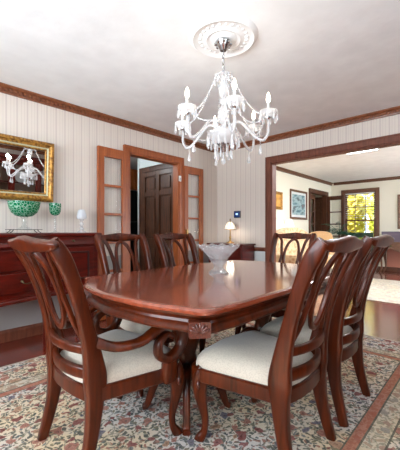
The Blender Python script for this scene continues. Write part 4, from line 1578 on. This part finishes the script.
obj('lid', boxes((-.17, .19, -.51, .59, .17, .25)), 'leather', t, bevel=.012)

# plant
t = thing('potted_palm', 'dark green potted palm in front of the open glazed door', 'plant', (8.42, 2.86, 0))
obj('pot', mk(lathe, [(.13, 0), (.17, .3), (.18, .32), (.155, .32), (.15, .28), (0, .28)], 24), 'terracotta', t, smooth=40)
obj('stem', mk(tube, [(0, 0, .27), (.01, 0, .6), (0, .01, .95)], .025), 'walnut', t, smooth=60)
for k in range(14):
    a = 2.4 * k
    L = .34 + .08 * random.random()
    up = .5 + .5 * random.random()
    ca, sa = math.cos(a), math.sin(a)
    pts = [(ca * L * q, sa * L * q, .92 + up * .75 * q - .6 * q * q * (1.1 - up * .5)) for q in [i / 7 for i in range(8)]]
    bm = bmesh.new()
    tube(bm, pts, .005, 5)
    for i in range(1, 8):
        p = Vector(pts[i])
        for s in (-1, 1):
            sd = Vector((-sa, ca, 0)) * s
            tip = p + sd * (.16 * (1 - .5 * i / 8)) + Vector((ca, sa, -.35)) * .09
            w_ = Vector((ca, sa, 0)) * .016
            v = [bm.verts.new(q) for q in (p - w_, p.lerp(tip, .5) - w_ + Vector((0, 0, .01)), tip, p.lerp(tip, .5) + w_ + Vector((0, 0, .01)), p + w_)]
            bm.faces.new(v)
    obj('frond', bm, 'frond', t)
# green bench under the window
t = thing('garden_bench', 'dark green slatted bench back below the garden window', 'bench', (8.86, 2.55, 0))
obj('backrest', boxes((.10, .14, -.34, .34, .86, .99), (.10, .14, -.34, .34, .72, .80)), 'green_paint', t, bevel=.006)
obj('seat', boxes((-.22, .14, -.34, .34, .42, .46)), 'green_paint', t, bevel=.006)
for x in (-.19, .12):
    for y in (-.31, .31):
        obj('leg', boxes((x - .02, x + .02, y - .02, y + .02, 0, .42 if x < 0 else .9)), 'green_paint', t)

# garden seen through the far window


def foliage(bm, n, rx, ry, rz, zc, size):
    for i in range(n):
        while True:
            p = Vector((random.uniform(-1, 1), random.uniform(-1, 1), random.uniform(-1, 1)))
            if .25 < p.length < 1:
                break
        c = Vector((p.x * rx, p.y * ry, zc + p.z * rz))
        nrm = Vector((random.gauss(-.4, .6), random.gauss(0, .6), random.gauss(.5, .5))).normalized()
        u = nrm.orthogonal().normalized()
        u = Matrix.Rotation(random.uniform(0, 6.28), 3, nrm) @ u
        v = nrm.cross(u)
        s = size * random.uniform(.6, 1.3)
        bm.faces.new([bm.verts.new(q) for q in (c - u * s, c + v * s * .45, c + u * s, c - v * s * .45)])


for x, y, h, rx, m_, lab in ((12.2, 3.85, 3.0, .60, 'leaf_yellow', 'yellow leaved tree left in the garden window'),
                             (12.3, 2.55, 2.6, .58, 'leaf_green', 'green bushy tree right in the garden window'),
                             (11.0, 3.05, 0.95, .42, 'leaf_green', 'low green shrub at the bottom of the garden window'),
                             (14.2, 4.75, 3.8, .80, 'leaf_green', 'tall green tree far back at the left of the garden'),
                             (14.2, 3.05, 4.0, .80, 'leaf_yellow', 'tall yellow green tree far back in the middle of the garden')):
    t = thing('garden_tree', lab, 'tree', (x, y, -.05))
    obj('crown', mk(foliage, 1700, rx, rx, h * .45, h * .55, .12), m_, t)
    obj('trunk', mk(tube, [(0, 0, 0, .07), (.03, .02, h * .5, .05), (0, 0, h * .8, .02)], .06), 'walnut', t, smooth=60)
